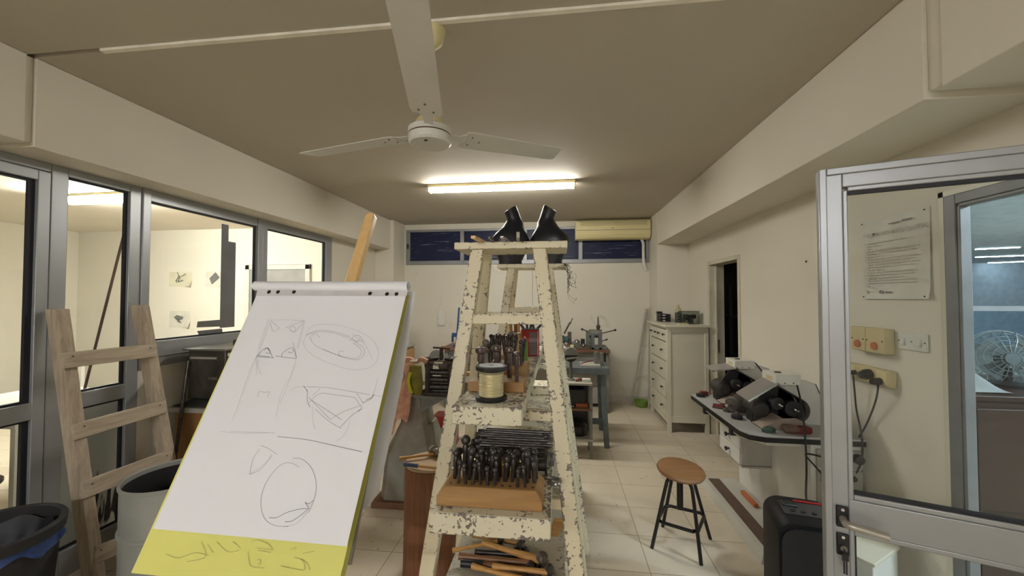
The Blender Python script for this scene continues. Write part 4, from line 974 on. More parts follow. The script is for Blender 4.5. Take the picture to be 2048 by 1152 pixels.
# tall metal drum bin
db = thing('metal_drum', 'tall pale grey metal drum with dark inside behind the flip chart', 'drum', (-2.19, 2.02, 0))
m = MB(); R0 = .235
m.lathe([(R0, 0), (R0 + .006, .004), (R0 + .006, .02), (R0, .028), (R0, .37), (R0 + .008, .378), (R0 + .008, .392), (R0, .40), (R0, .622), (R0 + .007, .626), (R0 + .008, .640), (R0 + .001, .644), (R0 - .006, .638), (R0 - .008, .62), (R0 - .008, .02)], n=56, cap=False); m.lathe([(R0 - .008, .02), (.001, .02)], n=56, cap=False); obj('drum_body', m, M['bingrey'], db)
m = MB(); m.lathe([(R0 - .010, .615), (R0 - .011, .04), (.001, .03)], n=56, cap=False); obj('lining', m, M['rubber'], db)
# cabinet with orange veneer
cb2 = thing('base_cabinet', 'low orange-brown veneered cabinet with a dark worktop under the sliding window', 'cabinet', (-2.3, 3.2, 0), world=True)
obj('carcass', B(-2.86, -1.95, 2.62, 4.2, .06, .80), M['orange'], cb2, bevel=.003); obj('worktop', B(-2.88, -1.92, 2.58, 4.22, .80, .835), M['benchpanel'], cb2, bevel=.004); obj('plinth', B(-2.85, -1.98, 2.66, 4.16, 0, .06), M['black'], cb2)
m = MB(); rnd = random.Random(8)
m.grid(lambda u, v: Vector((-2.87 + .80 * u, 2.60 + .62 * v, .837 + .035 * (min(1, u * 8) * min(1, (1 - u) * 8) * min(1, v * 8) * min(1, (1 - v) * 8)) + .008 * math.sin(14 * u + 5 * v) * math.sin(9 * v) * min(1, v * 6) * min(1, u * 6)+.004)), 40, 30)
single('folded_cloth', m, mat('dark oily cloth', (.035, .034, .03), .8, 0, .3, 30, .5), 'dark oily cloth spread under the steel box on the low cabinet', 'cloth', solid=.003)
bx = thing('steel_box', 'dirty steel box with a lid and a dark carrying handle on the low cabinet', 'box', (-2.63, 2.9, .885), world=True)
obj('body', B(-2.80, -2.49, 2.66, 3.12, .885, 1.25), M['boxsteel'], bx, bevel=.004)
obj('lid', B(-2.825, -2.465, 2.63, 3.15, 1.25, 1.266), mat('steel lid', (.24, .23, .20), .35, .4, .15, 6), bx, bevel=.003)
m = MB(); m.tube(smooth_path([(-2.60, 2.86, 1.266), (-2.60, 2.86, 1.295), (-2.585, 2.86, 1.305), (-2.50, 2.86, 1.305), (-2.485, 2.86, 1.295), (-2.485, 2.86, 1.266)], 4), .009, 8); obj('lid_handle', m, M['brownh'], bx)
obj('front_batten', B(-2.78, -2.56, 2.655, 2.66, 1.185, 1.20), M['benchpanel'], bx); obj('latch', B(-2.62, -2.55, 2.65, 2.66, 1.03, 1.05), M['steel'], bx, bevel=.002)
obj('side_sticker', B(-2.4895, -2.488, 2.68, 2.73, 1.205, 1.23), M['white'], bx)
m = MB(); m.cyl(atY(349, 925, 2.50), atY(377, 722, 2.63), .011, n=10); a = atY(349, 925, 2.50); d = (a - atY(377, 722, 2.63)).normalized(); m = MB(); e = a + d * (a.z / -d.z); m.cyl(e + Vector((0, 0, .01)), atY(377, 722, 2.63), .012, n=10)
single('steel_bar', m, M['steel_dk'], 'dark steel bar leaning against the steel box on the cabinet', 'bar')
m = MB(); m.cyl(Vector((-2.79, 2.50, .01)), atX(292, 770, -2.80), .008, n=8); single('thin_stick', m, M['benchpanel'], 'thin pale stick standing behind the pallet rack', 'stick')
# next room: things seen through the glass
cv = thing('painting', 'unframed canvas with slashing black brush strokes behind the lower glass', 'painting', (-3.07, 2.1, .0), world=True)
m = MB(); m.beam((-3.14, 2.25, .02), (-3.06, 2.25, 1.0), .62, .018, (0, 1, 0)); obj('canvas', m, art_mat(), cv)
m = MB(); a = atX(252, 452, -3.06); b = atX(165, 795, -3.10); d = (b - a).normalized(); m.cyl(a - d * .05, a + d * ((a.z - .01) / -d.z), .008, n=10); single('wooden_rod', m, mat('reddish rod', (.20, .11, .09), .5), 'thin reddish brown rod leaning behind the fixed glass light', 'rod')
def table(lab, x0, x1, y0, y1, h, topm):
    t = thing('table', lab, 'table', ((x0 + x1) / 2, (y0 + y1) / 2, 0), world=True)
    obj('table_top', B(x0, x1, y0, y1, h - .03, h), topm, t, bevel=.003)
    for x in (x0 + .03, x1 - .03):
        for y in (y0 + .03, y1 - .03): obj('leg', B(x - .02, x + .02, y - .02, y + .02, 0, h - .03), M['white'], t)
    return t
table('long table with wooden top in the glazed room at left', -6.4, -3.5, 4.5, 5.5, .92, M['cabwood'])
table('low white table seen through the glass door at far left', -4.9, -3.6, 2.2, 3.2, .80, M['white'])
sd = thing('side_stool', 'dark low stool seen through the lowest glass at far left', 'stool', (-3.75, 2.05, 0))
obj('seat', MB().lathe([(.16, .43), (.17, .44), (.17, .46), (.15, .47)], n=24), M['brownh'], sd)
for k in range(4): a = PI / 4 + PI / 2 * k; obj('leg', MB().cyl((.15 * math.cos(a), .15 * math.sin(a), 0), (.11 * math.cos(a), .11 * math.sin(a), .43), .013, n=8), M['brownh'], sd)
for i, (c, lab) in enumerate((((338, 544, 383, 573), 'paper with a thin wire drawing pinned on the far wall'), ((411, 543, 447, 574), 'curling paper with a dark diamond drawing beside the tape strip'), ((338, 622, 380, 655), 'paper with a drawing of a flat box on a stem, below the wire drawing'))):
    t = thing('pinned_sketch', lab, 'drawing', atY((c[0] + c[2]) / 2, c[3], 6.295), world=True, group='sketches on the next room wall')
    a = atY(c[0], c[1], 6.29); b = atY(c[2], c[3], 6.29)
    m = MB(); m.grid(lambda u, v: Vector((a.x + (b.x - a.x) * u, 6.296 - .05 * max(0, u - .7) * max(0, v - .6) * 8, a.z + (b.z - a.z) * v)), 12, 12); obj('sheet', m, mat('sketch paper %d' % i, (.74, .71, .55) if i == 0 else (.72, .70, .62), .7), t)
    m = MB(); q = lambda x, y: atY(320 + x / 6.778, 520 + y / 6.776, 6.284)
    if i == 0:
        for l in (((235, 165), (262, 235), (345, 190)), ((262, 205), (215, 285), (300, 280), (262, 240)), ((262, 235), (245, 300), (310, 275)), ((215, 290), (230, 305))): m.tube([q(*p) for p in l], .006, 5)
    elif i == 1: m.prism([q(750, 165), q(803, 235), q(700, 328), q(668, 250)], (0, .004, 0))
    else:
        m.prism([q(185, 775), q(225, 745), q(312, 770), q(300, 800), q(225, 815)], (0, .004, 0)); m.prism([q(230, 812), q(255, 812), q(285, 853), q(235, 838)], (0, .004, 0))
    obj('drawing', m, mat('graphite', (.16, .17, .16), .7), t)
# ================================================================== COUNTER IN THE LEFT REAR CORNER
ck = thing('counter_cabinet', 'wooden counter cabinet with pale worktop in the rear left corner', 'cabinet', (-2.55, 5.4, 0), world=True)
obj('carcass', B(-2.88, -2.25, 4.8, 5.86, .08, .90), M['cabwood'], ck, bevel=.003); obj('worktop', B(-2.89, -2.22, 4.78, 5.87, .90, .93), M['benchpanel'], ck, bevel=.006)
for a, b in ((4.82, 5.33), (5.345, 5.85)):
    d = obj('door', B(-2.25, -2.232, a, b, .12, .88), M['cabwood'], ck, bevel=.002)
    y = b - .05 if a < 5 else a + .05; obj('knob', MB().lathe([(.006, 0), (.015, .012), (.012, .02)], (-2.232, y, .80), (1, 0, 0), 12), M['brownh'], d)
t = thing('plastic_jug', 'milky white plastic canister on the rear left counter', 'canister', (-2.34, 5.62, .93))
m = MB(); m.loft([[Vector((x * s, y * s, z)) for x, y in ((-.09, -.055), (.09, -.055), (.09, .055), (-.09, .055))] for z, s in ((0, .96), (.01, 1), (.20, 1), (.245, .8))]); obj('body', m, M['jug'], t, bevel=.018, seg=3)
m = MB(); m.tube(smooth_path([(.06, 0, .235), (.05, 0, .272), (-.01, 0, .272), (-.02, 0, .24)], 5), .011, 8); obj('handle', m, M['jug'], t); obj('cap', MB().lathe([(.022, .24), (.022, .27)], (-.055, 0, 0), n=16), M['white'], t)
t = thing('spray_bottle', 'small spray bottle with dark contents beside the milky canister', 'spray bottle', (-2.33, 5.36, .93))
obj('body', MB().lathe([(.032, 0), (.035, .005), (.035, .10), (.014, .135), (.012, .15)], n=18), mat('dark liquid', (.06, .05, .055), .25), t)
m = MB(); m.box(-.012, .03, -.01, .01, .15, .175); m.box(.02, .026, -.006, .006, .125, .155); obj('trigger_head', m, M['white'], t, bevel=.003)
# ================================================================== PAINTED TRESTLES AND PLANKS
PEEL = [peel('peeling cream paint %d' % i, amount=a, seed=i * 3.1) for i, a in enumerate((.010, .022, .034, .004))]
PEELX = peel('heavily worn cream paint', (.76, .71, .54), .072, 9.3, edge=.14, patch=.55)
def trestle(lab, cx, cy, sp=.118):
    t = thing('trestle', lab, 'trestle', (cx, cy, 0), 0, group='painted trestles')
    ZT = 1.868; L0 = .140; run = .168
    tb = MB(); tb.box(-.245, .265, -.125, .125, ZT, ZT + .032); tb.bm.transform(Matrix.Translation((0, 0, 0))); obj('top_board', tb, PEEL[0], t, bevel=.004)
    def P(sx, sy, z): f = (ZT - z); return Vector((sx * (L0 + f * sp), sy * (.095 + f * run), z))
    for i, (sx, sy) in enumerate(((-1, -1), (1, -1), (-1, 1), (1, 1))):
        m = MB(); m.beam(P(sx, sy, 0), P(sx, sy, ZT), .059, .048, (1, 0, 0), 'flat'); obj('leg', m, PEEL[(i + 1) % 4], t, bevel=.004)
    for sy in (-1, 1):
        for z in (1.555, 1.162, .837, .507, .17):
            a, b = P(-1, sy, z), P(1, sy, z); m = MB(); m.beam(a + Vector((.022, 0, 0)), b - Vector((.022, 0, 0)), .042, .034, (0, 0, 1)); obj('rung', m, PEEL[1], t, bevel=.003)
    return t
t1 = trestle('nearer of two trestles with peeling cream paint, its top board above eye level', -.228, 1.845)
t2 = trestle('farther trestle with peeling cream paint, carrying two black display busts', -.215, 3.00, .126)
def plank(lab, x0, x1, y0, y1, z0, z1, mt_=None):
    m = MB(); m.box(x0, x1, y0, y1, z0, z1); return single('plank', m, mt_ or PEELX, lab, 'plank', group=None, bevel=.004)
plank('upper plank with worn cream paint across both trestles, under the wire spool', -.396, -.136, 1.41, 3.26, 1.1835, 1.25)
plank('middle plank with worn cream paint, holding the dapping punch block', -.438, -.030, 1.285, 3.42, .8585, .93)
plank('lowest plank, holding the loose hammers', -.435, .02, 1.44, 3.48, .5285, .585, peel('dirty cream paint', (.48, .44, .34), -.02, 4.4))

# loose sticks on the near top board
tb_z = 1.90
for i, (x, y, px, py, w_, h_, mt_, lab) in enumerate(((944, 478, 962, 489, .020, .012, M['pine'], 'pale wooden wedge sticking out over the left of the near top board'), (1002, 470, 1014, 481, .014, .008, M['steel'], 'thin steel strip poking out over the near top board'), (1035, 466, 1036, 481, .014, .024, M['benchpanel'], 'square grey bar end poking out over the near top board'), (977, 473, 987, 481, .010, .006, M['brownh'], 'dark thin stick lying on the near top board'))):
    a = atZ(px, py, tb_z + h_ / 2 + .001); a.y = max(a.y, 1.74); a = Vector((atY(px, py, 1.74).x, 1.74, tb_z + h_ / 2 + .001))
    b = Vector((atY(x, y, 1.60).x, 1.62, tb_z + h_ / 2 + .001)); c = a + (a - b).normalized() * .12
    m = MB(); m.beam(b, c, w_, h_, (1, 0, 0)); single('stick', m, mt_, lab, 'stick', bevel=.001)

# display busts on the far trestle
def bust(lab, cx, cy, s, rz):
    t = thing('display_bust', lab, 'bust', (cx, cy, 1.9005), rz, group='black display busts')
    secs = [(0, .092, .060, 0, 0), (.03, .090, .064, 0, 0), (.10, .122, .078, .002, 0), (.18, .150, .090, .004, .0), (.235, .150, .088, .004, .004), (.275, .124, .074, .010, .008), (.31, .092, .060, .022, .012), (.335, .070, .052, .036, .014), (.36, .056, .050, .034, .014), (.40, .048, .047, .018, .010), (.435, .047, .048, .002, .004), (.44, .042, .042, .002, .004)]
    m = MB(); n = 32; rg = []
    for z, a, b, ox, oy in secs:
        r = []
        for k in range(n):
            th_ = 2 * PI * k / n; cx_, sy_ = math.cos(th_), math.sin(th_)
            e = 2.6 if z < .3 else 2.0
            x = math.copysign(abs(cx_) ** (2 / e), cx_) * a; y = math.copysign(abs(sy_) ** (2 / e), sy_) * b
            zz = z + (.026 * (x / a) * s if z > .38 else 0) - (.03 * (abs(x) / a) ** 3 if .2 < z < .33 else 0)
            r.append(Vector((x + s * ox, y + oy, zz)))
        rg.append(r)
    m.loft(rg); o = obj('torso', m, mat('black leatherette', (.012, .013, .020), .36, 0, .1, 3), t, sharp=60)
    return t
bust('left of two black display busts on the far trestle top', -.378, 3.0, 1, .25)
bust('right of two black display busts on the far trestle top', -.068, 3.0, -1, -.25)
# wire tangle hanging off the far board's right end
m = MB(); rnd = random.Random(21)
for k in range(13):
    p = Vector((rnd.uniform(.035, .062), 2.86 + rnd.uniform(-.01, .03), 1.89)); pts = [p]
    for j in range(rnd.randint(6, 14)):
        p = p + Vector((rnd.uniform(-.03, .032), rnd.uniform(-.015, .015), rnd.uniform(-.045, .012))); p.x = min(max(p.x, .060), .125) if p.z < 1.86 else p.x; pts.append(p)
    m.tube(pts, .0011, 4)
single('wire_tangle', m, M['wire'], 'tangle of thin rusty wire hanging from the right end of the far trestle board', 'wire')

# ---- upper plank: spool of wire
sp1 = thing('wire_spool', 'spool of silvery solder wire with black flanges at the front of the upper plank', 'spool', (-.266, 1.52, 1.2505))
obj('flange', MB().lathe([(.060, 0), (.062, .003), (.062, .013), (.060, .015), (.03, .016)], n=40), M['black'], sp1)
pr = [(.042, .015)]; 
for k in range(26): z = .017 + k * .0034; pr += [(.0478 + .0012 * math.sin(k * 1.7), z), (.0455 + .0012 * math.sin(k * 1.7), z + .0017)]
pr.append((.042, .106)); obj('wire_winding', MB().lathe(pr, n=40), M['copper'], sp1)
obj('upper_core', MB().lathe([(.049, .104), (.052, .112)], n=36), mat('ochre film', (.30, .26, .16), .4), sp1)
f2 = obj('flange', MB().lathe([(.050, .112), (.061, .117), (.062, .119), (.062, .131), (.059, .133)], n=40), M['black'], sp1)
obj('paper_label', MB().lathe([(.048, .1332), (.048, .1340)], n=32), mat('pale blue label', (.45, .52, .55), .4), f2); obj('axle_hole', MB().lathe([(.011, .1338), (.011, .1346)], n=16), M['black'], f2)
# ---- drilled wood blocks and dapping punches
def wblock(lab, x0, x1, y0, y1, z, h, mt_=None, rot=0, cham=0.0):
    t = thing('punch_block', lab, 'block', ((x0 + x1) / 2, (y0 + y1) / 2, z), rot)
    a, b = (x1 - x0) / 2, (y1 - y0) / 2; m = MB()
    if cham: m.loft([[Vector(p) for p in ((-a, -b, 0), (a, -b, 0), (a, b, 0), (-a, b, 0))], [Vector(p) for p in ((-a, -b, h * .55), (a, -b, h * .55), (a, b, h * .55), (-a, b, h * .55))], [Vector(p) for p in ((-a + cham, -b + cham, h), (a - cham, -b + cham, h), (a - cham, b - cham * .3, h), (-a + cham, b - cham * .3, h))]])
    else: m.box(-a, a, -b, b, 0, h)
    obj('block_body', m, mt_ or M['block'], t, bevel=.003); return t
def punch(lab, group, p, hgt, r, kind, tilt=(0, 0), mt_=None):
    t = thing('dapping_punch', lab, 'punch', p, 0, group=group)
    R = Rx(tilt[1]) @ Ry(tilt[0])
    if kind == 'big': prof = [(r * .55, 0), (r * .62, hgt * .40), (r * .72, hgt * .44), (r * .55, hgt * .50), (r * .66, hgt * .55), (r * .60, hgt * .72)]; br = r
    else: prof = [(r * .50, 0), (r * .55, hgt * .55), (r * .75, hgt * .62), (r * .70, hgt * .74), (r * .45, hgt * .82)]; br = r
    m = MB(); m.lathe(prof, n=14); m.bm.transform(R.to_4x4()); obj('shaft', m, mt_ or M['steel_dk'], t)
    m = MB(); zc = prof[-1][1] + br * .75
    if kind == 'big': m.lathe([(.55 * r, zc - br * .8), (br * .95, zc - br * .45), (br * 1.02, zc), (br * .9, zc + br * .35), (br * .45, zc + br * .55), (.0, zc + br * .6)], n=20)
    else: m.ball((0, 0, zc), br, 14)
    m.bm.transform(R.to_4x4()); obj('ball_head', m, mt_ or M['steel_dk'], t); return t
UB = 1.2505
blk = wblock('plain wooden block with large punches behind the wire spool', -.388, -.148, 1.635, 1.79, UB, .042)
M['pbrown'] = steel_dirty('brown patinated steel', (.095, .065, .058), (.15, .11, .10), .32, .5, 20)
big = [(-.345, 1.70, .150, .024, 'first large round-headed punch from the left in the plain block'), (-.285, 1.76, .152, .024, 'second large round-headed punch, left of centre in the plain block'), (-.222, 1.74, .150, .020, 'third large punch, right of centre in the plain block'), (-.182, 1.67, .146, .015, 'slim punch at the right end of the plain block')]
for x, y, h, r, lab in big: punch(lab, 'large punches', (x, y, UB + .0425), h, r, 'big', mt_=M['pbrown'])
bk2 = wblock('second wooden block turned slightly behind the large punches', -.37, -.17, 1.90, 2.10, UB, .062, rot=-.12)
rnd = random.Random(31)
for k in range(10):
    x, y = -.350 + (k % 5) * .040, 1.95 + (k // 5) * .08; punch('dark steel punch, %s from the left in the %s row of the turned wooden block' % (['first', 'second', 'third', 'fourth', 'fifth'][k % 5], ('front', 'back')[k // 5]), 'dark punches in the turned block', (x, y, UB + .063), rnd.uniform(.10, .15), .012, 'small', (rnd.uniform(-.08, .08), rnd.uniform(-.1, .05)))
# tools leaning behind, red tin with tools
rt = thing('red_tin', 'red and grey printed tin holding dark tools on the upper plank', 'tin', (-.20, 2.70, UB), rz=.05)
obj('tin_body', B(-.062, .062, -.05, .05, 0, .18), M['red'], rt, bevel=.008, seg=3)
obj('front_label', B(-.005, .045, -.0508, -.0502, .01, .165), mat('tin label grey', (.20, .16, .17), .5), rt); obj('label_stripe', B(.050, .054, -.0508, -.0502, .005, .172), M['white'], rt)
m = MB(); m.tube(smooth_path([(-.050, -.0508, .11), (-.035, -.0508, .135), (-.030, -.0508, .115), (-.042, -.0508, .095), (-.022, -.0508, .10), (-.030, -.0508, .080), (-.045, -.0508, .085)], 5), .0022, 6); obj('script_mark', m, M['white'], rt)
obj('rim', B(-.060, .060, -.048, .048, .180, .183), M['black'], rt)
rnd = random.Random(4)
for k, (dx, dl_) in enumerate(((-.045, -.12), (-.02, -.02), (.0, .04), (.025, -.05), (.048, .16))):
    tl = thing('hand_tool', ('dark tool leaning left out of the red tin', 'dark file upright in the red tin', 'black handle in the middle of the red tin', 'narrow dark file in the red tin', 'dark tool leaning right out of the red tin')[k], 'tool', (-.20 + dx, 2.70, UB + .184), 0, group='tools in the red tin')
    m = MB(); m.beam((0, 0, 0), (dl_ * .5, 0, .08 + .015 * (k % 2)), .016, .010); obj('tool_shaft', m, M['black'], tl); m = MB(); m.beam((dl_ * .5, 0, .08), (dl_ * .62, 0, .105), .008, .006); obj('tool_tip', m, M['steel'], tl)
yb_ = single('yellow_box', B(-.30, -.27, 2.72, 2.80, UB, UB + .15), M['acream'], 'narrow yellow box standing behind the red tin', 'box', bevel=.003)
gb = single('green_card', B(-.235, -.195, 2.42, 2.45, UB, UB + .13), M['green'], 'lime green packet standing in front of the red tin', 'packet', bevel=.006)
bo = thing('tool_rack', 'low wooden rack full of dark pliers handles on the upper plank', 'rack', (-.31, 2.34, UB), rz=-.05); obj('rack_body', B(-.075, .075, -.13, .07, 0, .07), M['block'], bo, bevel=.003)
rnd = random.Random(14)
for k in range(6):
    x, y = -.365 + (k % 3) * .05, 2.24 + (k // 3) * .085
    tl = thing('pliers', '%s handled pliers in the low wooden rack, %s of the %s row' % (('dark steel', 'brown')[k % 2], ('left', 'middle', 'right')[k % 3], ('front', 'back')[k // 3]), 'pliers', (x, y, UB + .071), 0, group='pliers in the rack')
    for sx in (-1, 1): m = MB(); m.tube([(0, 0, 0), (sx * .006, 0, .04), (sx * .014, rnd.uniform(-.01, .01), .085), (sx * .010, 0, .11)], .006, 7); obj('handle', m, (M['steel_dk'], M['brownh'])[k % 2], tl)
# small upright sticks on the near front rung top (brushes) -> stand in a jar behind
jr = thing('tool_jar', 'jar of upright wooden handled tools behind the red tin', 'jar', (-.33, 2.95, UB)); obj('jar_body', MB().lathe([(.05, 0), (.055, .01), (.055, .14), (.05, .14), (.05, .012), (.001, .012)], n=24, cap=False), M['steel'], jr)
for k, (dx, dy, lx, ln, mt_) in enumerate(((-.02, 0, -.06, .36, M['cabwood']), (.015, .0, .02, .32, M['hammer']), (.0, .02, -.01, .28, M['hammer_d']))):
    m = MB(); m.cyl((-.33 + dx, 2.95 + dy, UB + .014), (-.33 + dx + lx * .6, 2.95 + dy, UB + ln), .009, .015, 10); single('wooden_tool', m, mt_, ('long brown handle leaning left out of the jar', 'pale thick handle in the jar', 'short dark handle in the jar')[k], 'tool', group='handles in the jar')

# ---- middle plank: dapping block with many punches
MBZ = .9305
mb = wblock('wide sloping-edged wooden block full of dark dapping punches on the middle plank', -.425, -.058, 1.325, 1.50, MBZ, .060, cham=.022)
rnd = random.Random(77)
ORD = ['first', 'second', 'third', 'fourth', 'fifth', 'sixth', 'seventh', 'eighth', 'ninth', 'tenth', 'eleventh', 'twelfth', 'thirteenth', 'fourteenth', 'fifteenth']
holes = []
for r_ in range(3):
    for c in range(12): holes.append((-.385 + c * .0265 + r_ * .004, 1.368 + r_ * .036))
k = 0
for i, (x, y) in enumerate(holes):
    front = i < 12
    if front and (i in (0, 7, 8, 11)):
        obj('hole', MB().cyl((x + .2415, y - 1.4125, .0602), (x + .2415, y - 1.4125, .0608), .0055, n=12), M['brownh'], mb); continue
    h = rnd.uniform(.055, .085) if front else rnd.uniform(.085, .115); r = rnd.uniform(.009, .0115) if front else rnd.uniform(.0125, .0165)
    if i in (25, 27): h, r = .135, .0185
    if rnd.random() < .10 and not front: continue
    punch('%sdapping punch, %s from the left in the %s row of the wide block' % ('big ball-headed ' if i in (25, 27) else 'dark ', ORD[i % 12], ('front', 'middle', 'back')[i // 12]), 'dapping punches', (x, y, MBZ + .0603), h, r, 'small', (rnd.uniform(-.10, .12), rnd.uniform(-.10, .10))); k += 1
# spool lying, wire coil, brass pieces, steel hook
def lyspool(lab, c, ax, r, L, mt_):
    t = thing('small_spool', lab, 'spool', c); ax = Vector(ax).normalized() 
    obj('winding', MB().lathe([(r * .62, 0), (r * .62, L)], (0, 0, r), ax, 24), mt_, t)
    for q in (-.006, L): obj('flange', MB().lathe([(r, q), (r, q + .006)], (0, 0, r), ax, 28), M['black'], t)
lyspool('dark spool lying on its side right of the punches', (-.135, 1.60, MBZ), (1, .12, 0), .040, .075, M['steel_dk'])
m = MB(); rnd = random.Random(9)
for k in range(12):
    c = Vector((-.035 + rnd.uniform(-.012, .012), 1.66 + rnd.uniform(-.02, .02), MBZ + .040)); ax = Vector((1, rnd.uniform(-.5, .5), rnd.uniform(-.4, .4))); m.tube(m.ring(c, .030 + rnd.uniform(-.006, .006), ax, 20), .0012, 4, closed=True)
single('wire_coil', m, M['steel'], 'loose coil of thin steel wire at the right end of the middle plank', 'wire')
m = MB(); m.tube(smooth_path([(-.055, 1.56, MBZ + .012), (-.02, 1.55, MBZ + .012), (.0, 1.53, MBZ + .014), (-.012, 1.50, MBZ + .014), (-.03, 1.51, MBZ + .012)], 6), .008, 8); single('steel_hook', m, M['steel'], 'curved steel hook lying at the right end of the middle plank', 'hook')
m = MB(); m.lathe([(.016, 0), (.016, .05), (.011, .055), (.011, .075)], (-.235, 1.565, MBZ), n=18); single('brass_cylinder', m, M['brass'], 'shiny brass cylinder standing behind the dapping punches', 'cylinder')
# steel stakes lying across the middle plank
rnd = random.Random(55)
rods = []
yy = 1.70
for k in range(15):
    y = 1.665 + k * .028; r = rnd.uniform(.008, .0125); zz = MBZ + r + .0005
    xl = -.43 + rnd.uniform(0, .05); xr = -.05 + rnd.uniform(-.03, .015); sk = rnd.uniform(-.008, .008)
    mt_ = M['brass'] if k in (1,) else M['steel_dk']
    m = MB(); ax = Vector((xr - xl, sk, 0)); m.cyl((xl, y, zz), (xr, y + sk, zz), r, r * .72, 10); 
    t = thing('steel_stake', 'long dark steel stake lying on the middle plank, %s from the front' % ORD[k] if mt_ != M['brass'] else 'thin brass rod lying in front of the steel stakes', 'stake', (xl, y, zz - r), world=True, group='steel stakes on the middle plank' if mt_ != M['brass'] else None)
    obj('rod', m, mt_, t)
    if k % 2 == 0: m = MB(); m.cyl((xl - .004, y, zz), (xl + .11, y + sk * .3, zz), r * 1.12, n=10); obj('grip', m, M['black'] if k % 4 else M['steel_dk'], t)
for k in range(8):
    y = 1.80 + k * .030; r = .0095; zz = MBZ + .0255 + r
    xl = -.41 + rnd.uniform(0, .06); xr = -.06 + rnd.uniform(-.04, .02)
    t = thing('steel_stake', 'dark steel stake on top of the heap on the middle plank, %s from the front' % ORD[k], 'stake', (xl, y, zz - r), world=True, group='upper steel stakes'); m = MB(); m.cyl((xl, y, zz), (xr, y + rnd.uniform(-.01, .01), zz - .002), r, r * .8, 10); obj('rod', m, M['steel_dk'], t)
single('wooden_mallet_head', MB().cyl((-.30, 2.35, MBZ + .03), (-.10, 2.33, MBZ + .03), .03, n=20), M['logtop'], 'pale wooden roller lying at the back of the middle plank', 'roller')

# ---- lowest plank: loose hammers
HZ = .5855
def hammer(lab, a, b, r0, r1, mt_, head, grip=None, hm=None, hr=.022, hl=.045, group='loose hammers'):
    a, b = Vector(a), Vector(b); t = thing('hammer', lab, 'hammer', a.lerp(b, .5), world=True)
    L = (b - a).length; d = (b - a).normalized(); n = 10; m = MB()
    m.tube([a + d * L * k / n for k in range(n + 1)], 1, 12, rf=lambda u: r0 * (1 - .25 * math.sin(min(1, u * 1.4) * PI)) + (r1 - r0) * u); obj('handle', m, mt_, t)
    if grip: m = MB(); m.tube([a - d * .004, a + d * L * .28], r0 * 1.12, 12); obj('grip', m, grip, t)
    if head:
        s = Vector((0, 0, 1)).cross(d).normalized() if head == 'side' else (Vector((0, 0, 1)) * .9 + Vector((0, -.5, 0))).normalized()
        s = (s - d * s.dot(d)).normalized()
        m = MB(); m.lathe([(hr * .75, -hl), (hr, -hl + .006), (hr, -hl * .45), (hr * .6, -hl * .3), (hr * .72, 0), (hr * .6, hl * .35), (hr * .9, hl * .6), (hr * .45, hl), (.002, hl * 1.05)], b, s, 20); obj('head', m, hm or M['steel'], t)
    return t
def HP(x, y, z): return atZ(x, y, z)
hs = [
 ('thin pale handled hammer at the back, head towards the punch block', (905, 1101), (1000, 1082), .045, .045, .010, .007, M['hammer'], 'up', None),
 ('long pale handled hammer pointing left, second from the back', (945, 1070), (1040, 1088), .020, .020, .010, .008, M['hammer'], 'side', None),
 ('mallet with a pale handle lying diagonally and a cup-shaped steel head', (965, 1085), (1085, 1122), .052, .040, .012, .015, M['hammer'], 'up', None),
 ('hammer with a brown polished handle across the middle of the heap', (918, 1112), (1062, 1126), .030, .030, .014, .010, M['hammer_d'], 'side', None),
 ('hammer with a black rubber grip pointing left', (924, 1126), (1075, 1140), .018, .018, .013, .010, M['hammer_d'], 'side', M['black']),
 ('yellow handled hammer at the front left of the lowest plank', (944, 1132), (1060, 1162), .024, .024, .012, .010, M['hammer'], 'side', None),
 ('pale handled hammer with a bright ferrule in the front heap', (985, 1132), (1100, 1145), .045, .045, .011, .009, M['hammer'], 'up', None),
 ('small dark handled hammer almost hidden in the heap', (950, 1104), (1050, 1110), .015, .015, .012, .012, M['steel_dk'], 'side', None),
]
for lab, p, q, z0, z1, r0, r1, mt_, hd_, gp in hs: hammer(lab, HP(p[0], p[1], HZ + z0), HP(q[0], q[1], HZ + z1), r0, r1, mt_, hd_, gp, hm=M['steel'] if 'cup' in lab else M['steel_dk'], hr=.026 if 'cup' in lab else .018)
m = MB(); a = HP(1128, 1062, HZ + .2); m.beam(Vector((-.03, 1.75, HZ + .02)), Vector((.0, 1.62, HZ + .16)), .045, .012, (1, 0, 0)); single('wooden_wedge', m, M['hammer'], 'flat yellowish wooden piece leaning beside the right leg of the near trestle', 'wedge', bevel=.002)

# ================================================================== STUMP, ITS HAMMERS
lg_ = thing('tree_stump', 'tall brown log standing on end as a hammering block left of the near trestle', 'log', (-.785, 2.33, 0))
m = MB(); rg = []
for k in range(9):
    z = .64 * k / 8; rg.append([Vector(((.156 + .006 * math.sin(3 * a + z * 2)) * math.cos(a) * (1.06 - .10 * z), (.152 + .006 * math.cos(4 * a)) * math.sin(a) * (1.06 - .10 * z), z)) for a in [2 * PI * j / 30 for j in range(30)]])
m.loft(rg); obj('bark', m, M['bark'], lg_)
m = MB(); m.loft([[Vector(((.150 + .006 * math.sin(3 * a)) * math.cos(a), .145 * math.sin(a), z)) for a in [2 * PI * j / 30 for j in range(30)]] for z in (.640, .654)]);  obj('cut_top', m, M['logtop'], lg_)
hammer('yellow handled hammer lying on the log, handle pointing left past its edge', atZ(799, 917, .674), atZ(905, 903, .674), .011, .009, M['hammer'], 'side', None, hm=M['steel'], hr=.020)
hammer('black gripped hammer lying on the front of the log', atZ(810, 929, .672), atZ(905, 940, .672), .010, .009, M['hammer'], 'side', M['blue'], hm=M['steel'], hr=.018)
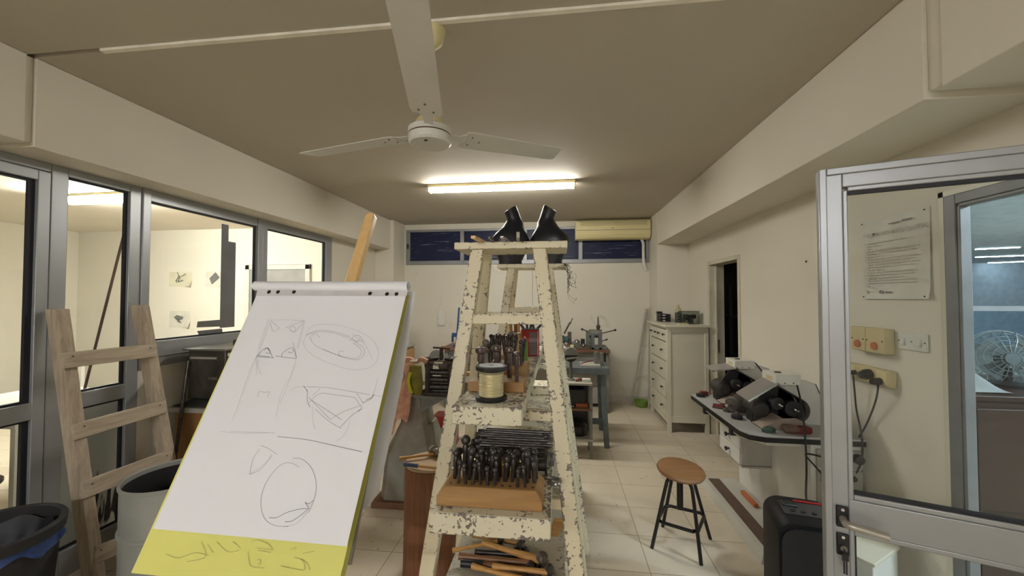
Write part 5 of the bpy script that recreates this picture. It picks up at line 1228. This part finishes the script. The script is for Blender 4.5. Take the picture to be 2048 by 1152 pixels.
hammer('round headed steel hammer resting at the back of the log', atZ(905, 890, .685), atZ(872, 903, .685), .009, .009, M['hammer_d'], 'side', None, hm=M['steel'], hr=.030)

# ================================================================== ROLLING MILL ON ITS PEDESTAL
pd = thing('mill_pedestal', 'rust-stained grey green sheet metal pedestal on a wooden base behind the flip chart', 'pedestal', (-1.2, 3.15, 0), world=True)
obj('base_board', B(-1.47, -.96, 2.94, 3.42, 0, .05), M['bench_top'], pd, bevel=.005)
def sec_(x0, x1, y0, y1, z, c=.05): return [Vector(p) for p in ((x0 + c, y0, z), (x1 - c, y0, z), (x1, y0 + c, z), (x1, y1 - c, z), (x1 - c, y1, z), (x0 + c, y1, z), (x0, y1 - c, z), (x0, y0 + c, z))]
rustm = steel_dirty('rust stained paint', (.27, .285, .25), (.15, .09, .05), .5, .15, 3.2)
m = MB(); m.loft([sec_(-1.43, -1.0, 2.98, 3.38, .05), sec_(-1.40, -.98, 3.0, 3.36, .40), sec_(-1.30, -1.04, 3.05, 3.31, .62)]); obj('lower_body', m, rustm, pd)
m = MB(); m.loft([sec_(-1.29, -1.06, 3.05, 3.28, .62, .03), sec_(-1.26, -1.10, 3.06, 3.24, .90, .03)]); obj('neck', m, rustm, pd)
m = MB(); m.box(-1.27, -.86, 3.02, 3.26, .848, .862); m.prism([(-1.10, 3.03, .85), (-.90, 3.03, .85), (-1.10, 3.03, .73)], (0, .008, 0)); obj('bracket', m, M['benchgrey'], pd)
rm = thing('rolling_mill', 'dark cast iron rolling mill with T handle on the grey pedestal', 'rolling mill', (-.975, 3.13, .863))
for x in (-.115, .075):
    m = MB(); m.loft([[Vector((x + .02 + .024 * math.cos(a) * k_, .07 * math.sin(a) * 1.0, z)) for a in [2 * PI * j / 12 for j in range(12)]] for z, k_ in ((0, 1.2), (.04, 1.0), (.20, 1.0), (.235, 1.3), (.25, 1.2))]); obj('side_frame', m, M['dust'], rm)
obj('base', B(-.12, .12, -.075, .075, 0, .02), M['dust'], rm, bevel=.004)
for z, r in ((.055, .028), (.115, .026), (.175, .024)): obj('roller', MB().cyl((-.09, -.01, z), (.09, -.01, z), r, n=20), M['steel_dk'], rm)
obj('cap', B(-.12, .12, -.06, .06, .25, .275), M['dust'], rm, bevel=.005); obj('name_plate', B(-.03, .04, -.0625, -.060, .253, .268), M['white'], rm)
for x in (-.075, .10): obj('gear_wheel', MB().lathe([(.055, .275), (.062, .280), (.062, .292), (.03, .296), (.015, .305)], (x, 0, 0), n=28), M['blackm'], rm)
obj('spindle', MB().cyl((.01, .0, .275), (.01, .0, .375), .016, n=14), M['steel_dk'], rm); obj('t_handle', MB().cyl((-.06, .0, .375), (.085, -.01, .368), .008, n=10), M['steel_dk'], rm)
obj('crank_grip', MB().cyl((.12, -.0, .165), (.30, -.02, .168), .020, n=14), M['hammer'], rm)
obj('crank_box', B(.12, .145, -.04, .04, .10, .21), M['dust'], rm)
m = MB(); q = Vector((-1.24, 2.985, 0))
def apf(u, v):
    x = -1.350 + .20 * u + .02 * math.sin(9 * v) * (1 - u) - .02 * v; z = 1.12 - .52 * v * (1 - .32 * u * u) - .05 * math.sin(3 * PI * u) * v; return Vector((x, 3.005 - .018 * math.sin(11 * u + 3 * v) - .02 * v, z))
m.grid(apf, 26, 26); single('leather_apron', m, M['leather'], 'peach coloured leather apron hanging from the neck of the mill pedestal', 'apron', solid=.004)
gl_ = thing('work_glove', 'olive suede glove hanging beside the leather apron', 'glove', (-1.13, 2.99, .86), world=True)
m = MB(); m.loft([[Vector((-1.135 + a * math.cos(t_) + ox, 3.00 + b * math.sin(t_) , z)) for t_ in [2 * PI * j / 16 for j in range(16)]] for z, a, b, ox in ((1.11, .048, .02, 0), (1.05, .054, .026, .0), (.97, .055, .03, .006), (.91, .045, .026, .012), (.875, .022, .016, .018))]); obj('palm', m, M['olive'], gl_)
m = MB(); m.tube(smooth_path([(-1.165, 2.975, 1.06), (-1.18, 2.965, 1.0), (-1.165, 2.965, .93), (-1.15, 2.97, .90)], 5), .014, 8); obj('lime_strap', m, M['lime'], gl_)
tw = thing('cloth_bundle', 'peach cloth ends clamped in a small chrome clip on top of the pedestal neck', 'cloth', (-1.16, 3.1, 1.115), world=True)
m = MB(); m.tube(smooth_path([(-1.26, 3.06, 1.135), (-1.21, 3.06, 1.15), (-1.16, 3.07, 1.125), (-1.11, 3.06, 1.15), (-1.06, 3.06, 1.13)], 5), .022, 8, rf=lambda u: .7 + .6 * abs(u - .5)); obj('cloth', m, M['leather'], tw); obj('clip', B(-1.19, -1.13, 3.02, 3.05, 1.135, 1.15), M['chrome'], tw, bevel=.003)
single('string_tag', B(-1.255, -1.225, 2.955, 2.972, .985, 1.045, Ry(.35)), M['white'], 'small white tag hanging in front of the leather apron', 'tag', bevel=.006)

# ================================================================== REAR BENCH AND ITS CLUTTER
rbn = thing('workbench', 'grey workbench with a brown wooden top along the back wall', 'workbench', (-.45, 6.0, 0), world=True)
obj('bench_top', B(-1.75, .715, 5.68, 6.30, .860, .905), M['bench_top'], rbn, bevel=.004)
obj('end_panel', B(.66, .70, 5.72, 6.28, .0, .86), M['benchgrey'], rbn, bevel=.003); obj('end_panel', B(-1.72, -1.66, 5.72, 6.28, .0, .86), M['benchgrey'], rbn, bevel=.003)
obj('back_panel', B(-1.66, .635, 6.0, 6.03, .06, .86), M['benchpanel'], rbn)
obj('apron_board', B(-1.66, .635, 5.74, 5.78, .64, .86), M['benchgrey'], rbn, bevel=.003)
for a, b in ((-1.55, -1.0), (-.95, -.4), (-.35, .20)):
    d = obj('drawer', B(a, b, 5.722, 5.742, .66, .84), M['benchgrey'], rbn, bevel=.003); obj('drawer_frame_line', B(a + .02, b - .02, 5.7205, 5.7222, .825, .830), M['benchpanel'], d); obj('pull', B((a + b) / 2 - .04, (a + b) / 2 + .04, 5.705, 5.722, .74, .755), M['steel'], d, bevel=.003)
BZ = .9052
ap = thing('arbor_press', 'grey arbor press with three ball-ended handles on the right end of the rear bench', 'press', (.53, 5.80, BZ))
for x in (-.075, .03): obj('side_plate', B(x, x + .045, -.10, .02, 0, .23), M['bluegrey'], ap, bevel=.004)
obj('base_plate', B(-.08, .16, -.10, .12, 0, .03), M['bluegrey'], ap, bevel=.004); obj('gear_housing', MB().cyl((-.10, 0, .22), (.08, 0, .22), .06, n=24), M['greymach'], ap); obj('column', B(-.14, -.05, -.02, .08, .03, .25), M['greymach'], ap, bevel=.01)
obj('ram', MB().lathe([(.020, .24), (.024, .30), (.030, .31), (.030, .335), (.014, .35), (.009, .45), (.004, .47)], (.03, -.01, 0), n=14), M['dust'], ap)
for e in ((-.20, .0, .28), (.27, -.02, .275)):
    h_ = obj('lever', MB().cyl((.02 if e[0] > 0 else -.05, -.02, .21 if e[0] > 0 else .23), e, .008, n=10), M['steel_dk'], ap); obj('ball_knob', MB().ball(e, .018, 14), M['black'], h_)
m = MB(); m.cyl((.06, -.06, .11), (.13, -.07, .14), .006, n=8); m.box(.12, .16, -.075, -.065, .13, .15, Ry(-.5)); obj('lock_lever', m, M['black'], ap)
vs = thing('bench_vise', 'teal blue bench vise behind the right leg of the trestles', 'vise', (.07, 5.82, BZ))
obj('body', MB().lathe([(.045, -.06), (.062, -.05), (.055, .0), (.040, .02), (.060, .06), (.045, .07)], (0, -.02, .13), (1, 0, 0), 24), mat('teal paint', (.06, .115, .12), .35, .2, .2, 10), vs); obj('foot', MB().lathe([(.045, 0), (.04, .012), (.014, .03), (.014, .085)], n=20), M['white'], vs); obj('jaw', B(.05, .105, -.06, .02, .05, .24), M['dust'], vs, bevel=.006)
m = MB(); m.beam((.0, 0, .19), (.09, 0, .36), .09, .02, (0, 1, .0)); m.beam((.09, 0, .33), (.125, 0, .42), .012, .012); t = thing('metal_bracket', 'dark notched metal piece standing up out of the blue vise', 'bracket', (.07, 5.82, BZ)); 
m.bm.transform(Matrix.Translation((.0, .03, .02))); obj('plate', m, M['steel_dk'], t)
items = [('wooden_cube', (.115, 5.78), 'block', 'small yellowish wooden cube beside the blue vise'), ('steel_dome', (.25, 5.80), 'block', 'squat grey dapping block with a domed hollow'), ('steel_ball', (.335, 5.80), 'ball', 'grey steel ball on the rear bench beside the dapping block')]
single('wooden_cube', B(.155, .205, 5.70, 5.75, BZ, BZ + .06), M['acream'], items[0][3], 'block', bevel=.003)
t = thing('dapping_block', items[1][3], 'block', (.245, 5.82, BZ)); obj('block_body', B(-.075, .055, -.05, .05, 0, .09), M['greymach'], t, bevel=.012, seg=3); obj('dome', MB().ball((.01, 0, .085), .045, 18), M['steel'], t)
single('steel_ball', MB().ball((.350, 5.815, BZ + .036), .036, 18), M['steel'], items[2][3], 'ball')
m = MB(); m.grid(lambda u, v: Vector((.19 + .24 * u, 5.69 + .08 * v, BZ + .004 + .035 * math.sin(PI * u) * math.sin(PI * v) * (1 + .4 * math.sin(17 * u)))), 30, 10); single('rag', m, mat('brown rag', (.13, .095, .06), .9, 0, .4, 30), 'crumpled brown rag at the front edge of the rear bench', 'rag', solid=.003)
single('black_box', B(.315, .375, 5.88, 5.94, BZ, BZ + .13), M['black'], 'small black box beside the press column', 'box', bevel=.004)
rnd = random.Random(66)
clut = [(-1.30, 'grinding machine base', .10, .09, .14), (-1.12, 'dark metal block', .07, .07, .09), (-.92, 'grey motor casing', .10, .08, .12), (-.74, 'steel jig', .06, .06, .10), (-.56, 'dark tin', .05, .05, .12), (-.40, 'small wooden box', .07, .05, .07), (-.22, 'steel anvil block', .08, .06, .08), (-.06, 'dark toolbox', .07, .06, .11)]
for x, nm_, a, b, h in clut:
    t = thing(nm_.replace(' ', '_').replace('_base', ''), '%s on the rear bench, seen between the trestle legs' % nm_, nm_.split()[-1], (x, 5.88, BZ), rz=rnd.uniform(-.3, .3))
    mt_ = (M['greymach'], M['dust'], M['steel'], M['cabwood'])[clut.index((x, nm_, a, b, h)) % 4]
    obj('body', B(-a, a, -b, b, 0, h * .7), mt_, t, bevel=.01); obj('upper_part', MB().lathe([(min(a, b) * .8, h * .7), (min(a, b) * .7, h), (min(a, b) * .3, h * 1.2)], n=16), M['dust'], t)
# blue bar clamp standing on the bench
bc = thing('bar_clamp', 'blue bar clamp standing upright on the rear bench left of the trestles', 'clamp', (-1.53, 5.72, BZ), world=True)
m = MB(); m.beam((-1.535, 5.72, BZ + .02), (-1.492, 5.72, 1.50), .026, .010); obj('bar', m, M['blue'], bc, bevel=.002)
m = MB(); m.box(-1.60, -1.50, 5.70, 5.74, 1.06, 1.12); m.box(-1.605, -1.575, 5.70, 5.74, .98, 1.08); m.box(-1.58, -1.50, 5.70, 5.74, BZ, BZ + .04); obj('jaw', m, M['blue'], bc, bevel=.005)
# bench grinder on a steel stand left of the trestles
gs = thing('machine_stand', 'grey steel stand with splayed legs behind the rolling mill', 'stand', (-1.25, 4.3, 0), world=True)
obj('stand_top', B(-1.50, -.98, 4.12, 4.45, .70, .74), M['benchgrey'], gs, bevel=.004)
for x, y in ((-1.47, 4.15), (-1.01, 4.15), (-1.47, 4.42), (-1.01, 4.42)): m = MB(); m.beam((x * 1.0 + (-.05 if x < -1.2 else .05), y, 0), (x, y, .70), .045, .03); obj('leg', m, M['benchgrey'], gs)
m = MB(); m.beam((-1.49, 4.15, .12), (-1.0, 4.15, .35), .03, .02, (0, 0, 1)); obj('diagonal_brace', m, M['benchgrey'], gs)
bg = thing('bench_grinder', 'grey bench grinder with a round guard on the stand behind the rolling mill', 'grinder', (-1.24, 4.28, .7405))
obj('motor', MB().lathe([(.05, -.10), (.07, -.09), (.07, .09), (.05, .10)], (0, 0, .16), (1, 0, 0), 24), M['dust'], bg); obj('base', B(-.07, .07, -.06, .06, 0, .10), M['dust'], bg, bevel=.008)
for x in (-.12, .12): obj('guard', MB().lathe([(.075, -.02), (.09, -.018), (.09, .018), (.075, .02)], (x, -.02, .235), (0, -1, 0), 28), M['benchgrey'], bg)
obj('orange_knob', MB().lathe([(.022, 0), (.018, .05)], (-.05, -.04, .32), n=14), M['amber'], bg)
single('red_toolbox', B(-1.40, -1.15, 4.18, 4.42, .0, .34), M['red'], 'red metal box on the floor under the steel stand', 'box', bevel=.01)
# blue-grey leg stand to the right of the trestles
bs_ = thing('vise_stand', 'blue-grey angle iron stand with splayed legs right of the trestles', 'stand', (.3, 4.5, 0), world=True)
obj('stand_top', B(.02, .55, 4.44, 4.92, .79, .865), M['bluegrey'], bs_, bevel=.003)
for (x, y, tx, ty) in ((.515, 4.42, .48, 4.50), (.515, 5.0, .48, 4.86), (.0, 4.42, .06, 4.50), (.0, 5.0, .06, 4.86)):
    m = MB(); m.beam((x, y, 0.0), (tx, ty, .79), .055, .05, (1, 0, 0), 'flat'); obj('leg', m, M['bluegrey'], bs_, bevel=.003)
obj('stretcher', B(.03, .49, 4.58, 4.62, .20, .26), M['bluegrey'], bs_)
single('metal_sheet_stack', B(.24, .46, 4.50, 4.72, .8655, .885), M['benchpanel'], 'flat pale metal offcuts on the blue-grey stand', 'metal sheet', bevel=.002)
for i, x in enumerate((.425, .475)): single('steel_block', B(x - .022, x + .022, 4.60, 4.66, .8858, 1.02 - i * .01) if x < .46 else B(x - .012, x + .03, 4.60, 4.66, .8655, 1.01), M['greymach'], ('left', 'right')[i] + ' of two upright grey steel blocks on the blue-grey stand', 'block', group='upright steel blocks', bevel=.004)
m = MB(); m.cyl((.24, 4.56, .892), (.38, 4.60, .925), .006, n=8); single('red_file', m, M['redd'], 'thin dark red handled file on the metal offcuts', 'file')
# small shelf cabinet with three compartments
sh_ = thing('shelf_cabinet', 'small grey metal shelf unit with dark things inside, right of the trestles', 'shelf', (.13, 4.3, 0), world=True)
for x in (-.075, .305): 
    for y in (4.09, 4.34): obj('post', B(x, x + .03, y, y + .03, 0, .765), M['benchgrey'], sh_, bevel=.002)
for i, z in enumerate((.745, .485, .175)): obj('shelf_board', B(-.075, .335, 4.085, 4.375, z, z + .022), M['benchpanel'] if i != 1 else M['bench_top'], sh_, bevel=.002)
obj('back_panel', B(-.06, .32, 4.360, 4.366, .19, .745), M['black'], sh_)
single('black_device', B(.02, .27, 4.16, 4.33, .5075, .69), M['black'], 'black box-shaped device on the middle board of the small shelf unit', 'device', bevel=.015)
m = MB(); m.lathe([(.075, 0), (.09, .01), (.09, .10), (.06, .13), (.02, .14)], (.20, 4.24, .1975), n=24); single('dark_pot', m, M['blackm'], 'dark pot on the lowest board of the small shelf unit', 'pot')
m = MB(); m.beam((.05, 4.17, .21), (.13, 4.19, .33), .05, .008, (0, 1, 0)); single('steel_dish', m, M['steel'], 'shiny steel sheet leaning beside the dark pot', 'metal sheet', bevel=.002)
single('orange_box', B(.17, .29, 4.145, 4.20, .5075, .54), M['amber'], 'small orange box at the front of the middle shelf board', 'box', bevel=.003); single('white_strip', B(.04, .15, 4.145, 4.17, .5075, .515), M['white'], 'white strip lying at the front of the middle shelf board', 'strip')
gw = thing('bench_polisher', 'small bench polisher with half-round grey guard on the shelf unit', 'polisher', (.12, 4.24, .7675))
obj('column', MB().lathe([(.045, 0), (.04, .01), (.02, .02), (.016, .20)], n=16), M['greymach'], gw); m = MB(); n = 18
m.loft([[Vector((.078 * math.cos(a), y, .27 + .078 * math.sin(a))) for a in [PI * k / n for k in range(n + 1)]] for y in (-.04, .04)]); obj('guard', m, M['benchgrey'], gw)
obj('wheel', MB().lathe([(.04, 0), (.066, .004), (.066, .03), (.04, .034)], (0, .01, .26), (0, -1, 0), 26), M['blackm'], gw); obj('arbor', MB().cyl((-.05, -.03, .23), (.09, -.03, .25), .012, n=12), M['steel'], gw)
m = MB(); m.tube(smooth_path([(.17, 4.17, .775), (.22, 4.19, .785), (.26, 4.23, .775), (.24, 4.27, .78)], 5), .010, 8); m.tube(smooth_path([(.18, 4.21, .775), (.22, 4.21, .79), (.27, 4.19, .775)], 5), .009, 8); single('red_pliers', m, M['redd'], 'dark red handled pliers on top of the shelf unit', 'pliers')
single('white_tin', B(.235, .32, 4.15, 4.20, .7675, .80), M['white'], 'small white tin on the front right corner of the shelf unit top', 'tin', bevel=.004)
single('bulb', MB().lathe([(.006, 0), (.018, .015), (.020, .03), (.012, .045)], (.06, 4.165, .7675), n=16), M['white'], 'small white bulb-shaped piece on the shelf unit top', 'bulb')
